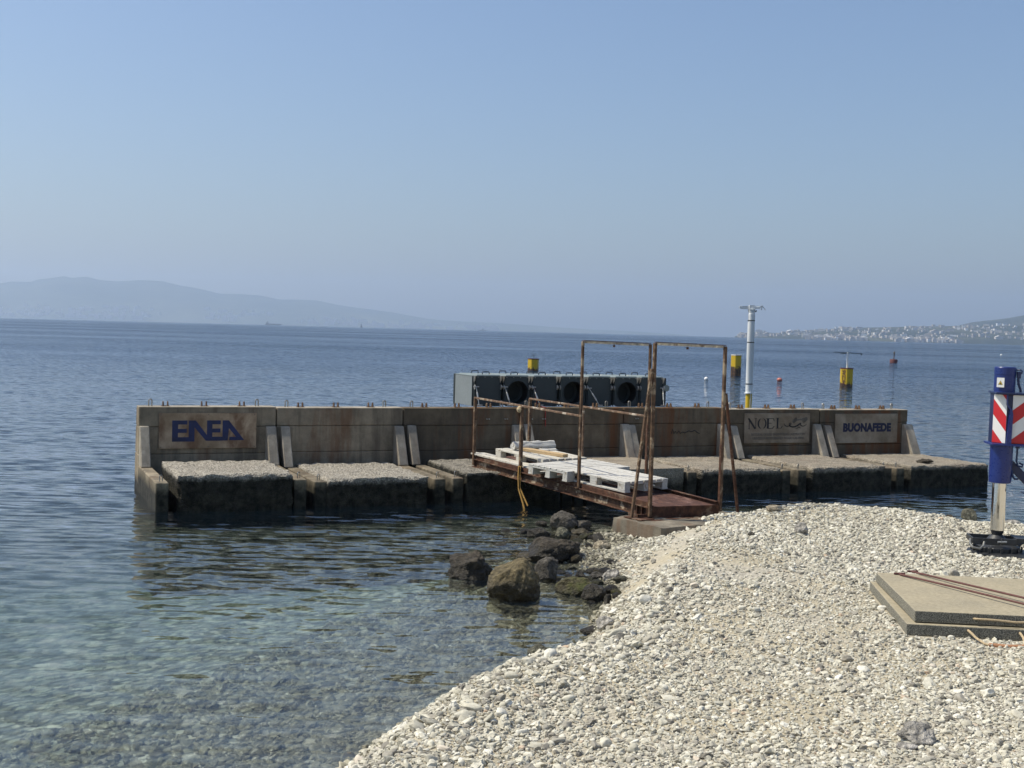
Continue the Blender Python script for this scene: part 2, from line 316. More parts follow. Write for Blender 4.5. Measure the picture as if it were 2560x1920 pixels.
def mat_water():
    t = NT('sea_water'); g = t.n('ShaderNodeNewGeometry').outputs['Position']
    def nz(sx, sy, scale, det, w=(0, 0, 0)):
        mp = t.n('ShaderNodeMapping'); mp.inputs['Scale'].default_value = (sx, sy, 1); mp.inputs['Location'].default_value = w
        mp.inputs['Rotation'].default_value = (0, 0, R(-9)); t.l(g, mp.inputs['Vector'])
        n = t.noise(mp.outputs[0], scale, det, 0.45, 0.3)
        s_ = t.n('ShaderNodeSeparateColor'); t.l(n.outputs['Color'], s_.inputs[0])
        return t.math('SUBTRACT', s_.outputs[0], 0.5), t.math('SUBTRACT', s_.outputs[1], 0.5)
    y = t.sep(g)[1]
    off = t.maprange(y, 15, 90, 0.0, 1.0)              # open water beyond the breakwater is rougher than its lee
    gust = t.noise(t.coord('World', (0.03, 0.06, 1)), 0.2, 5, 0.6)
    gw = t.maprange(gust.outputs[0], 0.38, 0.62, 0.55, 1.6)
    a1, b1 = nz(0.42, 1.15, 5.6, 1)
    a2, b2 = nz(0.55, 1.2, 13.0, 1, (3, 1, 0))
    a3, b3 = nz(0.35, 1.0, 1.3, 2, (9, 4, 0))
    a4, b4 = nz(0.30, 1.0, 0.22, 4, (5, 2, 0))
    def wsum(A, B, C, k1, k2, k3):
        return t.math('ADD', t.math('ADD', t.math('MULTIPLY', A, k1), t.math('MULTIPLY', B, k2)), t.math('MULTIPLY', C, k3))
    sy = wsum(a1, a2, a3, 0.40, 0.10, 0.20); sx = wsum(b1, b2, b3, 0.14, 0.06, 0.05)
    sy = t.math('ADD', sy, t.math('MULTIPLY', t.math('MULTIPLY', a4, 0.10), off))
    amp = t.math('MULTIPLY', t.maprange(off, 0, 1, 1.0, 2.1), t.math('ADD', t.math('MULTIPLY', t.math('SUBTRACT', gw, 1.0), off), 1.0))
    amp = t.math('MULTIPLY', amp, t.maprange(y, 10.5, 15.5, 1.0, 1.75))
    sy = t.math('MULTIPLY', sy, amp); sx = t.math('MULTIPLY', sx, amp)
    cb = t.n('ShaderNodeCombineXYZ'); t.l(sx, cb.inputs[0]); t.l(sy, cb.inputs[1]); cb.inputs[2].default_value = 1
    nm = t.n('ShaderNodeVectorMath', operation='NORMALIZE'); t.l(cb.outputs[0], nm.inputs[0]); nrm = nm.outputs[0]
    rough = t.maprange(off, 0, 1, 0.0, 0.06)
    gl = t.n('ShaderNodeBsdfGlossy'); t.l(rough, gl.inputs['Roughness']); t.l(nrm, gl.inputs['Normal']); t.l(t.mix(off, (1, 1, 1, 1), (0.86, 0.89, 0.95, 1)), gl.inputs['Color'])
    rf = t.n('ShaderNodeBsdfRefraction'); rf.inputs['IOR'].default_value = 1.33; rf.inputs['Roughness'].default_value = 0.0; t.l(nrm, rf.inputs['Normal']); rf.inputs['Color'].default_value = (0.97, 1, 1, 1)
    tr = t.n('ShaderNodeBsdfTransparent'); tr.inputs['Color'].default_value = (0.96, 1, 0.99, 1)
    df = t.n('ShaderNodeBsdfDiffuse'); df.inputs['Color'].default_value = (0.03, 0.085, 0.17, 1)
    m1 = t.n('ShaderNodeMixShader'); m1.inputs[0].default_value = 0.62; t.l(rf.outputs[0], m1.inputs[1]); t.l(tr.outputs[0], m1.inputs[2])
    m2 = t.n('ShaderNodeMixShader'); t.l(t.maprange(off, 0, 1, 0.03, 0.30), m2.inputs[0]); t.l(m1.outputs[0], m2.inputs[1]); t.l(df.outputs[0], m2.inputs[2])
    fr = t.n('ShaderNodeFresnel'); fr.inputs['IOR'].default_value = 1.33; t.l(nrm, fr.inputs['Normal'])
    m3 = t.n('ShaderNodeMixShader'); t.l(fr.outputs[0], m3.inputs[0]); t.l(m2.outputs[0], m3.inputs[1]); t.l(gl.outputs[0], m3.inputs[2])
    t.l(m3.outputs[0], t.out.inputs['Surface'])
    va = t.n('ShaderNodeVolumeAbsorption'); va.inputs['Color'].default_value = (0.50, 0.78, 0.72, 1); va.inputs['Density'].default_value = 0.22
    t.l(va.outputs[0], t.out.inputs['Volume']); return t.m
MAT['water'] = mat_water()

def mat_haze():
    t = NT('haze_air'); pv = t.n('ShaderNodeVolumePrincipled')
    pv.inputs['Color'].default_value = (0.63, 0.765, 0.95, 1); pv.inputs['Density'].default_value = 1.05e-4
    pv.inputs['Anisotropy'].default_value = 0.42
    t.l(pv.outputs[0], t.out.inputs['Volume']); return t.m
MAT['haze'] = mat_haze()

def mat_hill(name, a, b, s):
    t = NT(name); v = t.coord('World'); n = t.noise(v, s, 8, 0.65); n2 = t.noise(v, s * 6, 5, 0.7)
    c = t.ramp(n.outputs[0], [(0.38, c4(*a)), (0.62, c4(*b))])
    c = t.mix(0.5, c, t.ramp(n2.outputs[0], [(0.35, c4(0.5)), (0.65, c4(1.2))]), 'MULTIPLY')
    t.principled(c, 0.95, spec=0.1); return t.m
MAT['hill'] = mat_hill('wooded_hillside', (0.022, 0.032, 0.022), (0.075, 0.08, 0.05), 0.004)
MAT['mountain'] = mat_hill('far_mountainside', (0.05, 0.065, 0.04), (0.10, 0.11, 0.07), 0.0012)
def mat_house():
    t = NT('house_plaster'); oi = t.n('ShaderNodeObjectInfo')
    c = t.ramp(oi.outputs['Random'], [(0.0, c4(0.36, 0.32, 0.27)), (0.3, c4(0.60, 0.56, 0.50)), (0.5, c4(0.36, 0.30, 0.24)), (0.65, c4(0.82, 0.80, 0.76)), (0.9, c4(0.80, 0.78, 0.74)), (1.0, c4(0.34, 0.31, 0.28))])
    t.principled(c, 0.9, spec=0.2); return t.m
MAT['house'] = mat_house()
MAT['house_roof'] = mat_simple('roof_tiles_far', (0.26, 0.17, 0.13), 0.9, 0, 0.3, 0.1, 0)

# ------------------------------------------------------------------ helpers: meshes and objects
class MB:
    def __init__(s): s.v = []; s.f = []
    def add(s, vs, fs):
        o = len(s.v); s.v += [tuple(p) for p in vs]; s.f += [tuple(i + o for i in f) for f in fs]; return s
    def hexa(s, p):     # 8 points: bottom ring 0-3, top ring 4-7
        return s.add(p, [(3, 2, 1, 0), (4, 5, 6, 7), (0, 1, 5, 4), (1, 2, 6, 5), (2, 3, 7, 6), (3, 0, 4, 7)])
    def box(s, x0, x1, y0, y1, z0, z1, m=None):
        p = [Vector(q) for q in ((x0, y0, z0), (x1, y0, z0), (x1, y1, z0), (x0, y1, z0), (x0, y0, z1), (x1, y0, z1), (x1, y1, z1), (x0, y1, z1))]
        if m is not None: p = [m @ q for q in p]
        return s.hexa(p)
    def prism(s, poly, y0, y1, m=None):      # poly in (x,z), extruded along y
        n = len(poly); vs = [Vector((x, y0, z)) for x, z in poly] + [Vector((x, y1, z)) for x, z in poly]
        if m is not None: vs = [m @ q for q in vs]
        return s.add(vs, [tuple(range(n)), tuple(range(2 * n - 1, n - 1, -1))] + [(i, i + n, (i + 1) % n + n, (i + 1) % n) for i in range(n)])
    def tube(s, pts, r, n=8, closed=False):
        pts = [Vector(p) for p in pts]; N = len(pts); rs = r if isinstance(r, (list, tuple)) else [r] * N
        rings = []; ref = None
        for i, p in enumerate(pts):
            if closed: d = pts[(i + 1) % N] - pts[i - 1]
            else: d = pts[min(i + 1, N - 1)] - pts[max(i - 1, 0)]
            d.normalize()
            if ref is None: ref = Vector((0, 0, 1)) if abs(d.z) < 0.9 else Vector((1, 0, 0))
            a = ref - d * ref.dot(d)
            if a.length < 1e-4: a = d.orthogonal()
            a.normalize(); ref = a; b = d.cross(a)
            rings.append([p + (a * math.cos(2 * math.pi * k / n) + b * math.sin(2 * math.pi * k / n)) * rs[i] for k in range(n)])
        vs = [q for rg in rings for q in rg]; fs = []
        for i in range(N if closed else N - 1):
            j = (i + 1) % N
            for k in range(n): fs.append((i * n + k, i * n + (k + 1) % n, j * n + (k + 1) % n, j * n + k))
        if not closed: fs += [tuple(range(n - 1, -1, -1)), tuple((N - 1) * n + k for k in range(n))]
        return s.add(vs, fs)
    def bar(s, a, b, w, h=None, up=(0, 0, 1)):      # rectangular bar from a to b
        a = Vector(a); b = Vector(b); d = (b - a).normalized(); h = h or w
        u = Vector(up); u = u - d * u.dot(d)
        if u.length < 1e-3: u = d.orthogonal()
        u.normalize(); x = d.cross(u)
        q = lambda c: [c - x * w / 2 - u * h / 2, c + x * w / 2 - u * h / 2, c + x * w / 2 + u * h / 2, c - x * w / 2 + u * h / 2]
        A = q(a); B = q(b)
        return s.add(A + B, [(3, 2, 1, 0), (4, 5, 6, 7), (0, 1, 5, 4), (1, 2, 6, 5), (2, 3, 7, 6), (3, 0, 4, 7)])
    def lathe(s, prof, n=24, c=(0, 0, 0), m=None):   # prof: (r, z)
        vs = []; N = len(prof)
        for r, z in prof:
            for k in range(n):
                a = 2 * math.pi * k / n; vs.append(Vector((c[0] + r * math.cos(a), c[1] + r * math.sin(a), c[2] + z)))
        if m is not None: vs = [m @ q for q in vs]
        fs = [(i * n + k, i * n + (k + 1) % n, (i + 1) * n + (k + 1) % n, (i + 1) * n + k) for i in range(N - 1) for k in range(n)]
        fs += [tuple(range(n - 1, -1, -1)), tuple((N - 1) * n + k for k in range(n))]
        return s.add(vs, fs)
    def mesh(s, name, bevel=0.0, smooth=False, seg=1):
        me = bpy.data.meshes.new(name); bm = bmesh.new()
        vs = [bm.verts.new(p) for p in s.v]
        for f in s.f:
            try: bm.faces.new([vs[i] for i in f])
            except ValueError: pass
        bmesh.ops.recalc_face_normals(bm, faces=bm.faces)
        if bevel:
            ed = [e for e in bm.edges if len(e.link_faces) == 2 and e.calc_face_angle(0) > R(30)]
            bmesh.ops.bevel(bm, geom=ed, offset=bevel, segments=seg, affect='EDGES', profile=0.5, clamp_overlap=True)
        bm.to_mesh(me); bm.free()
        if smooth:
            me.polygons.foreach_set('use_smooth', [True] * len(me.polygons))
            try: me.set_sharp_from_angle(angle=R(35))
            except Exception: pass
        return me

def link(name, me, mat, parent=None, loc=None, rot=None):
    o = bpy.data.objects.new(name, me); COL.objects.link(o)
    if mat is not None and not me.materials: me.materials.append(MAT[mat] if isinstance(mat, str) else mat)
    if parent is not None: o.parent = parent
    if loc is not None: o.location = loc
    if rot is not None: o.rotation_euler = rot
    return o
def part(name, mb, mat, parent=None, bevel=0.0, smooth=False, loc=None, rot=None, seg=1):
    return link(name, mb.mesh(name, bevel, smooth, seg), mat, parent, loc, rot)
def tag(o, label=None, cat=None, group=None, kind=None):
    if label: o['label'] = label
    if cat: o['category'] = cat
    if group: o['group'] = group
    if kind: o['kind'] = kind
    return o
def thing(name, label, cat, loc=(0, 0, 0), rot=(0, 0, 0), group=None):
    o = bpy.data.objects.new(name, None); COL.objects.link(o); o.empty_display_size = 0.2
    o.location = loc; o.rotation_euler = rot
    return tag(o, label, cat, group)
def copy_tree(o, parent=None):
    c = o.copy(); COL.objects.link(c)
    if parent is not None: c.parent = parent
    for ch in list(o.children): copy_tree(ch, c)
    return c
def box(x0, x1, y0, y1, z0, z1): return MB().box(x0, x1, y0, y1, z0, z1)
def text_mesh(body, size, bold=0.0, depth=0.003, spacing=1.0):
    cu = bpy.data.curves.new('lettering', 'FONT'); cu.body = body; cu.size = size; cu.offset = bold; cu.extrude = depth
    cu.align_x = 'CENTER'; cu.align_y = 'CENTER'; cu.space_character = spacing; cu.resolution_u = 3
    o = bpy.data.objects.new('lettering', cu); COL.objects.link(o)
    dg = bpy.context.evaluated_depsgraph_get(); me = bpy.data.meshes.new_from_object(o.evaluated_get(dg))
    bpy.data.objects.remove(o); bpy.data.curves.remove(cu); me.name = 'lettering'; me.materials.clear(); return me
def fbm(p, sc, oct=4, seed=0.0):
    return mnoise.fractal(Vector((p[0] * sc + seed, p[1] * sc - seed * 1.7, p[2] * sc + seed * 0.3)), 0.8, 2.0, oct)

# ------------------------------------------------------------------ ground: beach and sea bed as one sheet
LAND = [
    # crest of the near bank along the water
    (-.85, 6.55, .15), (-.72, 6.95, .15), (-.60, 7.35, .15), (-.35, 7.93, .16), (-.15, 8.36, .16), (.18, 8.91, .16), (.44, 9.07, .16), (.70, 9.40, .16), (.77, 9.86, .15), (.82, 10.3, .15), (.87, 10.7, .13),
    (-.95, 6.1, .16), (-1.1, 5.4, .18), (-1.3, 4.4, .2),
    # water edge and toe of the bank
    (-.99, 6.75, -.03), (-.85, 7.15, -.03), (-.72, 7.6, -.03), (-.47, 8.18, -.03), (-.26, 8.62, -.03), (.06, 9.16, -.03), (.36, 9.36, -.03), (.60, 9.68, -.03), (.68, 10.1, -.03), (.73, 10.6, -.03), (.80, 11.1, -.02),
    (.92, 11.45, 0), (1.02, 12.1, 0), (.96, 12.8, 0), (.75, 13.43, 0), (.63, 13.8, 0), (.94, 15.07, 0), (1.35, 15.78, 0),
    (1.0, 11.45, .05), (1.08, 12.0, .045), (1.16, 12.5, .055), (1.15, 13.0, .05), (1.32, 13.6, .07), (1.2, 14.1, .05), (1.45, 14.8, .03), (1.6, 14.4, .10), (1.85, 14.9, .09), (2.2, 15.2, .17),
    # plateau
    (1.05, 10.3, .30), (1.2, 10.7, .33), (1.40, 11.35, .35), (1.78, 12.5, .36), (2.05, 13.3, .36), (2.35, 14.2, .35),
    (.2, 7.0, .22), (1, 7, .31), (2, 7, .38), (3, 7, .42), (0, 6, .26), (1, 6, .36), (2.5, 6, .44), (0, 5, .36), (2, 4, .6), (5, 5, .6), (1.2, 8.5, .29), (2, 9, .37), (3, 9, .40), (3.9, 9, .40), (3, 10.4, .40), (4.5, 10, .40),
    (1.5, 9.8, .34), (2, 11, .37), (3, 12, .38), (4.5, 12, .37), (5, 12.8, .36), (6, 13, .36), (3, 14, .36), (4, 15, .34), (2.8, 15.0, .32),
    (2.5, 15.4, .27), (3.3, 15.9, .30), (4.0, 16.25, .30), (4.63, 16.1, .30), (5.1, 15.9, .30), (5.46, 15.6, .30), (5.7, 15.2, .31), (6.25, 14.95, .31), (8, 14.6, .32), (11, 14.4, .34), (8, 12, .4), (9, 8, .5), (12, 10, .5), (20, 8, .6), (20, 14, .4), (35, 13, .4), (35, 0, .8),
    (0, 0, .7), (-3, 2, .5), (-2.5, 3.6, .2), (6, -2, .9), (-6, -2, .6), (-10, -6, .8), (10, -20, 1.2), (-10, -20, 1.2), (35, -20, 1.4), (-35, -20, 1.2), (-35, -8, .6),
    # far edge of the spit
    (2.75, 16.1, -.05), (3.5, 16.6, -.05), (4.2, 16.95, -.05), (5.0, 16.75, -.05), (5.7, 16.3, -.05), (6.4, 15.75, -.05), (8, 15.4, -.05), (12, 15.2, -.05), (20, 15.2, -.05), (35, 14.8, -.05),
    (3.5, 17.5, -.5), (5, 17.8, -.5), (7, 17, -.5), (12, 16.5, -.5), (25, 16.5, -.6), (35, 17, -.8), (2.0, 16.6, -.3), (1.2, 16.6, -.3),
    # sea bed
    (.3, 12, -.13), (0, 11, -.17), (-.4, 10, -.22), (-.1, 9.6, -.14), (-1, 9, -.25), (-1.3, 8, -.22), (-1.6, 7, -.22), (-1.9, 6, -.25), (-3, 8, -.5), (-3, 6, -.5), (-4, 10, -.75), (-3, 12, -.75), (-1.2, 11.5, -.4), (-.8, 13, -.45), (0.1, 13.2, -.22), (0.2, 14.3, -.25), (.5, 15.2, -.18), (-.8, 15, -.6), (-3, 15, -.9), (-6, 13, -1.2), (-6, 9, -1.0), (-4, 4, -.4), (-8, 4, -1.0), (-10, 10, -1.7), (-20, 0, -1.2), (-35, 5, -3), (-20, 10, -2.4),
    (-5, 17, -1.2), (0, 17, -.8), (3, 19, -1.0), (6, 20, -1.1), (10, 22, -1.3), (-8, 20, -1.8), (0, 22, -1.9), (8, 26, -2.3), (-12, 25, -3.0), (0, 32, -3.5), (16, 30, -3), (30, 24, -2.6), (-30, 25, -4.2), (-35, 44, -6), (0, 44, -5.5), (35, 44, -5.5),
]
LP = np.array(LAND, float)
def tps_fit(P):
    X = P[:, :2]; n = len(X); d = np.linalg.norm(X[:, None] - X[None], axis=2)
    K = np.where(d > 0, d * d * np.log(d + 1e-12), 0.0) + np.eye(n) * 0.02
    Q = np.c_[np.ones(n), X]; A = np.block([[K, Q], [Q.T, np.zeros((3, 3))]])
    return np.linalg.solve(A, np.r_[P[:, 2], np.zeros(3)])
TW = tps_fit(LP)
def ground_np(x, y):
    x = np.asarray(x, float); y = np.asarray(y, float); out = np.zeros(x.shape) + TW[-3] + TW[-2] * x + TW[-1] * y
    for (px, py, _), w in zip(LP, TW[:-3]):
        r2 = (x - px) ** 2 + (y - py) ** 2
        out += w * 0.5 * r2 * np.log(r2 + 1e-12)
    s = np.sin
    out += 0.012 * s(x * 3.1 + 1.3 * s(y * 1.7)) * s(y * 2.7 + x) + 0.006 * s(x * 8.3 + y * 2.1) * s(y * 7.1 - x * 1.3)
    return out
def ground(x, y): return float(ground_np(np.array([x]), np.array([y]))[0])

def axis(lo, hi, fine, coarse, a, b):
    l = np.arange(a, b + 1e-6, fine); left = np.arange(a - coarse, lo - 1e-6, -coarse)[::-1]; right = np.arange(b + coarse, hi + 1e-6, coarse)
    return np.r_[left, l, right]
gx = axis(-34, 34, 0.05, 0.5, -4.0, 8.0); gy = axis(-20, 43, 0.05, 0.5, 4.0, 18.0)
gx = np.r_[[-14300, -3000, -600, -150, -60], gx, [60, 150, 600, 3000, 14300]]
gy = np.r_[[-2850, -600, -150, -50], gy, [60, 120, 300, 1000, 4000, 14300]]
XX, YY = np.meshgrid(gx, gy); ZZ = ground_np(np.clip(XX, -34, 34), np.clip(YY, -20, 43))
ZZ = np.where(YY > 43, np.maximum(ZZ - (YY - 43) * 0.02, -11.5), ZZ)
nx, ny = len(gx), len(gy)
vs = np.c_[XX.ravel(), YY.ravel(), ZZ.ravel()]
ii = (np.arange(ny - 1)[:, None] * nx + np.arange(nx - 1)[None]).ravel()
quads = np.c_[ii, ii + 1, ii + nx + 1, ii + nx]
faces = quads.tolist()
def big_mesh(name, verts, faces, smooth=True):
    me = bpy.data.meshes.new(name); me.from_pydata([tuple(v) for v in verts], [], faces)
    if smooth: me.polygons.foreach_set('use_smooth', [True] * len(me.polygons))
    me.update(); return me
beach = link('beach', big_mesh('beach', vs, faces), 'beach'); tag(beach, kind='structure')
# ------------------------------------------------------------------ sea
sea = part('sea', box(-14400, 14400, -2900, 14400, -13, 0), 'water'); tag(sea, kind='structure')
haze = part('haze', box(-15000, 15000, -3200, 15000, -14, 560), 'haze'); tag(haze, kind='stuff')
haze.display_type = 'WIRE'

# ------------------------------------------------------------------ far hills
def ray_dir(px, py):
    d = FWD + RT * ((px - 1280) / 3100) + UP * ((960 - py) / 3100); return d
def ridge_height(px, py, dist):
    d = ray_dir(px, py); return d.x / d.y * dist, EYE + d.z / d.y * dist
def hill(name, prof, dist, depth, mat, shore_z=0.5, rough=0.03, rows=26, cols=320, seed=1.0):
    pts = [ridge_height(px, py, dist + depth) for px, py in prof]
    xs = np.array([p[0] for p in pts]); hs = np.array([max(p[1], 1.0) for p in pts])
    X = np.linspace(xs[0], xs[-1], cols); H = np.interp(X, xs, hs)
    vs = []; fs = []
    for r in range(rows + 5):
        t = r / rows
        for c in range(cols):
            y = dist + depth * t; x = X[c] * (y / (dist + depth))
            if t <= 1: h = H[c] * (t ** 0.75)
            else: h = H[c] * max(0, 1 - (t - 1) * 4)
            nz = mnoise.fractal(Vector((x * 0.0011 + seed, y * 0.0011, seed)), 0.9, 2.1, 6)
            h += rough * H[c] * nz * (1 if 0 < t < 1 else 0.35) * min(1, 4 * t)
            vs.append((x, y, max(h, 0.0) + (-2 if t == 0 else 0)))
    for r in range(rows + 4):
        for c in range(cols - 1):
            i = r * cols + c; fs.append((i, i + 1, i + cols + 1, i + cols))
    return link(name, big_mesh(name, vs, fs), mat), X, H
P1 = [(-900, 760), (-500, 690), (-250, 715), (-100, 700), (0, 708.7), (28, 704), (77, 705.4), (94, 699), (134, 695), (159, 690), (179, 695), (216, 691.6), (248, 699), (293, 703), (350, 700), (407, 702.6), (447.5, 712.8), (492, 720.5), (517, 725.8), (549, 734), (602, 735), (651, 739), (700, 749), (745, 749), (793, 751), (838, 761), (899, 771), (983, 781.5), (1062, 796), (1100, 800), (1167, 804.6), (1235, 807), (1296, 811), (1390, 818), (1481, 823.5), (1600, 829.5), (1720, 837)]
mt, MX, MH = hill('mountain_range', P1, 11000, 1600, 'mountain', rough=0.05, seed=3.3); tag(mt, kind='structure')
S6 = lambda x, y: (1850 + x / 3.115, 770 + y / 3.115)
P2 = [S6(-40, 222)] + [S6(*p) for p in ((0, 205), (60, 200), (130, 188), (200, 190), (290, 195), (400, 182), (550, 178), (700, 165), (780, 152), (900, 152), (1050, 150), (1200, 147), (1400, 142), (1650, 140), (1800, 138), (2000, 140), (2212, 138), (2500, 130), (3000, 120), (3600, 110))]
hl, HX, HH = hill('coastal_hillside', P2, 4600, 900, 'hill', rough=0.10, seed=8.1, cols=360); tag(hl, kind='structure')
P3 = [S6(*p) for p in ((1500, 160), (1650, 140), (1700, 134), (1800, 110), (1900, 97), (2000, 88), (2100, 75), (2212, 55), (2400, 30), (2700, 0), (3100, -30), (3700, -20))]
hb, _, _ = hill('mountain_slope', P3, 5700, 1300, 'hill', rough=0.06, seed=5.5, cols=200); tag(hb, kind='structure')

# houses along the far shore
def house_mesh(w, d, h, roof):
    m = MB().box(-w / 2, w / 2, -d / 2, d / 2, -3, h)
    me = m.mesh('house'); return me
hv = []
for k in range(9):
    w = random.uniform(7, 15); d = random.uniform(8, 12); h = random.uniform(4, 10)
    if k >= 7: w, h = random.uniform(22, 40), random.uniform(6, 10)
    m = MB().box(-w / 2, w / 2, -d / 2, d / 2, -6, h)
    wall = m.mesh('wall'); wall.materials.append(MAT['house'])
    if k % 2 == 0: r = MB().prism([(-w / 2 - .3, h), (w / 2 + .3, h), (0, h + w * 0.16)], -d / 2 - .3, d / 2 + .3).mesh('roof')
    else: r = MB().box(-w / 2 - .2, w / 2 + .2, -d / 2 - .2, d / 2 + .2, h, h + 0.5).mesh('roof')
    r.materials.append(MAT['house_roof'] if k % 3 == 0 else MAT['house']); hv.append((wall, r))
def hill_z(x, t):
    return float(np.interp(x, HX, HH)) * (t ** 0.75)
HRNG = random.Random(5)
def house_spot():
    while True:
        px = HRNG.uniform(1850, 2700); r = HRNG.random()
        t = 0.015 + 0.10 * HRNG.random() ** 1.5 if r < 0.55 else (HRNG.uniform(0.1, 0.55) if r < 0.8 else HRNG.uniform(0.55, 1.0))
        d = ray_dir(px, 850); yy = 4600 + 900 * t; xr = d.x / d.y * 5500; x = xr * (yy / 5500)
        den = mnoise.noise(Vector((xr * 0.006, t * 6, 2.2)))
        if den < -0.12: continue
        nz = 0.10 * float(np.interp(xr, HX, HH)) * mnoise.fractal(Vector((x * 0.0011 + 8.1, yy * 0.0011, 8.1)), 0.9, 2.1, 6) * min(1, 4 * t)
        return x, yy, max(0, hill_z(xr, t) + nz)
for k in range(285):
    x, y, z = house_spot(); wm, rm = hv[HRNG.randrange(9)]
    h = thing('house', 'tiny pale house on the hazy coast across the water', 'house', (x, y, z), (0, 0, HRNG.uniform(-0.5, 0.5)), 'houses along the far coast')
    link('wall', wm, None, h); link('roof', rm, None, h)
fm = MB()
for k in range(520):
    x, y, z = house_spot(); w = HRNG.uniform(7, 18); d = 9; h = HRNG.uniform(4, 11)
    fm.box(-w / 2, w / 2, -d / 2, d / 2, -6, h, Matrix.Translation((x, y, z)) @ Matrix.Rotation(HRNG.uniform(-.5, .5), 4, 'Z'))
tag(part('far_town', fm, 'house'), 'mass of small pale buildings filling the far coast', 'town', kind='stuff')
fm = MB()
for k in range(520):
    px = HRNG.uniform(-200, 1250); t = 0.02 + 0.30 * HRNG.random() ** 1.8; d = ray_dir(px, 820); xr = d.x / d.y * 12600; y = 11000 + 1600 * t; x = xr * y / 12600
    if mnoise.noise(Vector((xr * 0.0016, t * 5, 9.2))) < 0.0: continue
    z = float(np.interp(xr, MX, MH)) * t ** 0.75; w = HRNG.uniform(14, 50); h = HRNG.uniform(8, 18)
    fm.box(x - w / 2, x + w / 2, y - 12, y + 12, z - 10, z + h + 8)
tag(part('far_village', fm, 'house'), 'scattered pale village buildings low on the hazy far mountain', 'village', kind='stuff')
for px, py, w, h in ((2496, 815, 16, 26), (2511, 815, 16, 24), (2530, 813, 60, 12)):
    d = ray_dir(px, py); y = 5600; x = d.x / d.y * y; z = EYE + d.z / d.y * y
    t_ = thing('apartment_block', {16: 'slim white tower block high on the far hill', 60: 'long white building beside the white towers on the far hill'}[w] if h != 24 else 'second, slightly lower white tower on the far hill', 'building', (x, y, z - 14))
    part('wall', box(-w / 2, w / 2, -8, 8, -20, h), 'white_paint', t_)
    part('roof', box(-w / 2 - .3, w / 2 + .3, -8.3, 8.3, h, h + .8), 'grey_print', t_)
#@@PART2
# ------------------------------------------------------------------ breakwater: seven caissons
ANG = 0.3971; BO = Vector((-5.496, 18.267)); BD = Vector((math.cos(ANG), math.sin(ANG))); BN = Vector((BD.y, -BD.x))
def bw(a, b, z=0.0):
    q = BO + BD * a + BN * b; return (q.x, q.y, z)
def rough_block(x0, x1, y0, y1, z0, z1, seed, step=0.045, amp=0.014, edge=0.03):
    """box with closely spaced faces, its edges broken and its faces uneven"""
    nx_, ny_, nz_ = [max(2, int(round(l / step))) for l in (x1 - x0, y1 - y0, z1 - z0)]
    idx = {}; m = MB()
    def vid(i, j, k):
        if (i, j, k) in idx: return idx[(i, j, k)]
        p = Vector((x0 + (x1 - x0) * i / nx_, y0 + (y1 - y0) * j / ny_, z0 + (z1 - z0) * k / nz_))
        nb = Vector((-(i == 0) + (i == nx_), -(j == 0) + (j == ny_), -(k == 0) + (k == nz_)))
        e = sum(1 for c in nb if abs(c) > 0)
        d = amp * mnoise.noise(p * 9 + Vector((seed, seed, 0))) + amp * 0.7 * mnoise.noise(p * 24 + Vector((seed, 0, seed)))
        if e > 1: d -= edge * (0.45 + 0.8 * mnoise.noise(p * 6 + Vector((0, seed, 3)))) * 0.8
        p += nb.normalized() * d
        idx[(i, j, k)] = len(m.v); m.v.append(tuple(p)); return idx[(i, j, k)]
    for i in range(nx_):
        for j in range(ny_):
            m.f.append((vid(i, j, nz_), vid(i + 1, j, nz_), vid(i + 1, j + 1, nz_), vid(i, j + 1, nz_)))
        for k in range(nz_):
            m.f.append((vid(i, 0, k), vid(i + 1, 0, k), vid(i + 1, 0, k + 1), vid(i, 0, k + 1)))
            m.f.append((vid(i, ny_, k), vid(i, ny_, k + 1), vid(i + 1, ny_, k + 1), vid(i + 1, ny_, k)))
    for j in range(ny_):
        for k in range(nz_):
            m.f.append((vid(0, j, k), vid(0, j, k + 1), vid(0, j + 1, k + 1), vid(0, j + 1, k)))
            m.f.append((vid(nx_, j, k), vid(nx_, j + 1, k), vid(nx_, j + 1, k + 1), vid(nx_, j, k + 1)))
    return m
def loop_mb(x, y, z, w=0.045, h=0.10, r=0.0065, ax=(1, 0)):
    pts = []
    for k in range(9):
        a = math.pi * k / 8; pts.append((x - ax[0] * w / 2 * math.cos(a), y - ax[1] * w / 2 * math.cos(a), z + h - w / 2 + w / 2 * math.sin(a)))
    pts = [(x - ax[0] * w / 2, y - ax[1] * w / 2, z - 0.02)] + pts + [(x + ax[0] * w / 2, y + ax[1] * w / 2, z - 0.02)]
    return MB().tube(pts, r, 8)
def lug_mb(x, y, z):
    m = MB()
    for dx in (-0.034, 0.034):
        poly = [(-0.028, 0), (0.028, 0), (0.016, 0.062), (0.008, 0.075), (-0.008, 0.075), (-0.016, 0.062)]
        vs = [Vector((x + dx + s, y + py, z + pz)) for s in (-0.009, 0.009) for py, pz in [(q[0] * 1.5, q[1]) for q in poly]]
        n = len(poly)
        m.add(vs, [tuple(range(n)), tuple(range(2 * n - 1, n - 1, -1))] + [(i, i + n, (i + 1) % n + n, (i + 1) % n) for i in range(n)])
    m.box(x - 0.06, x + 0.06, y - 0.05, y + 0.05, z - 0.01, z + 0.008)
    return m
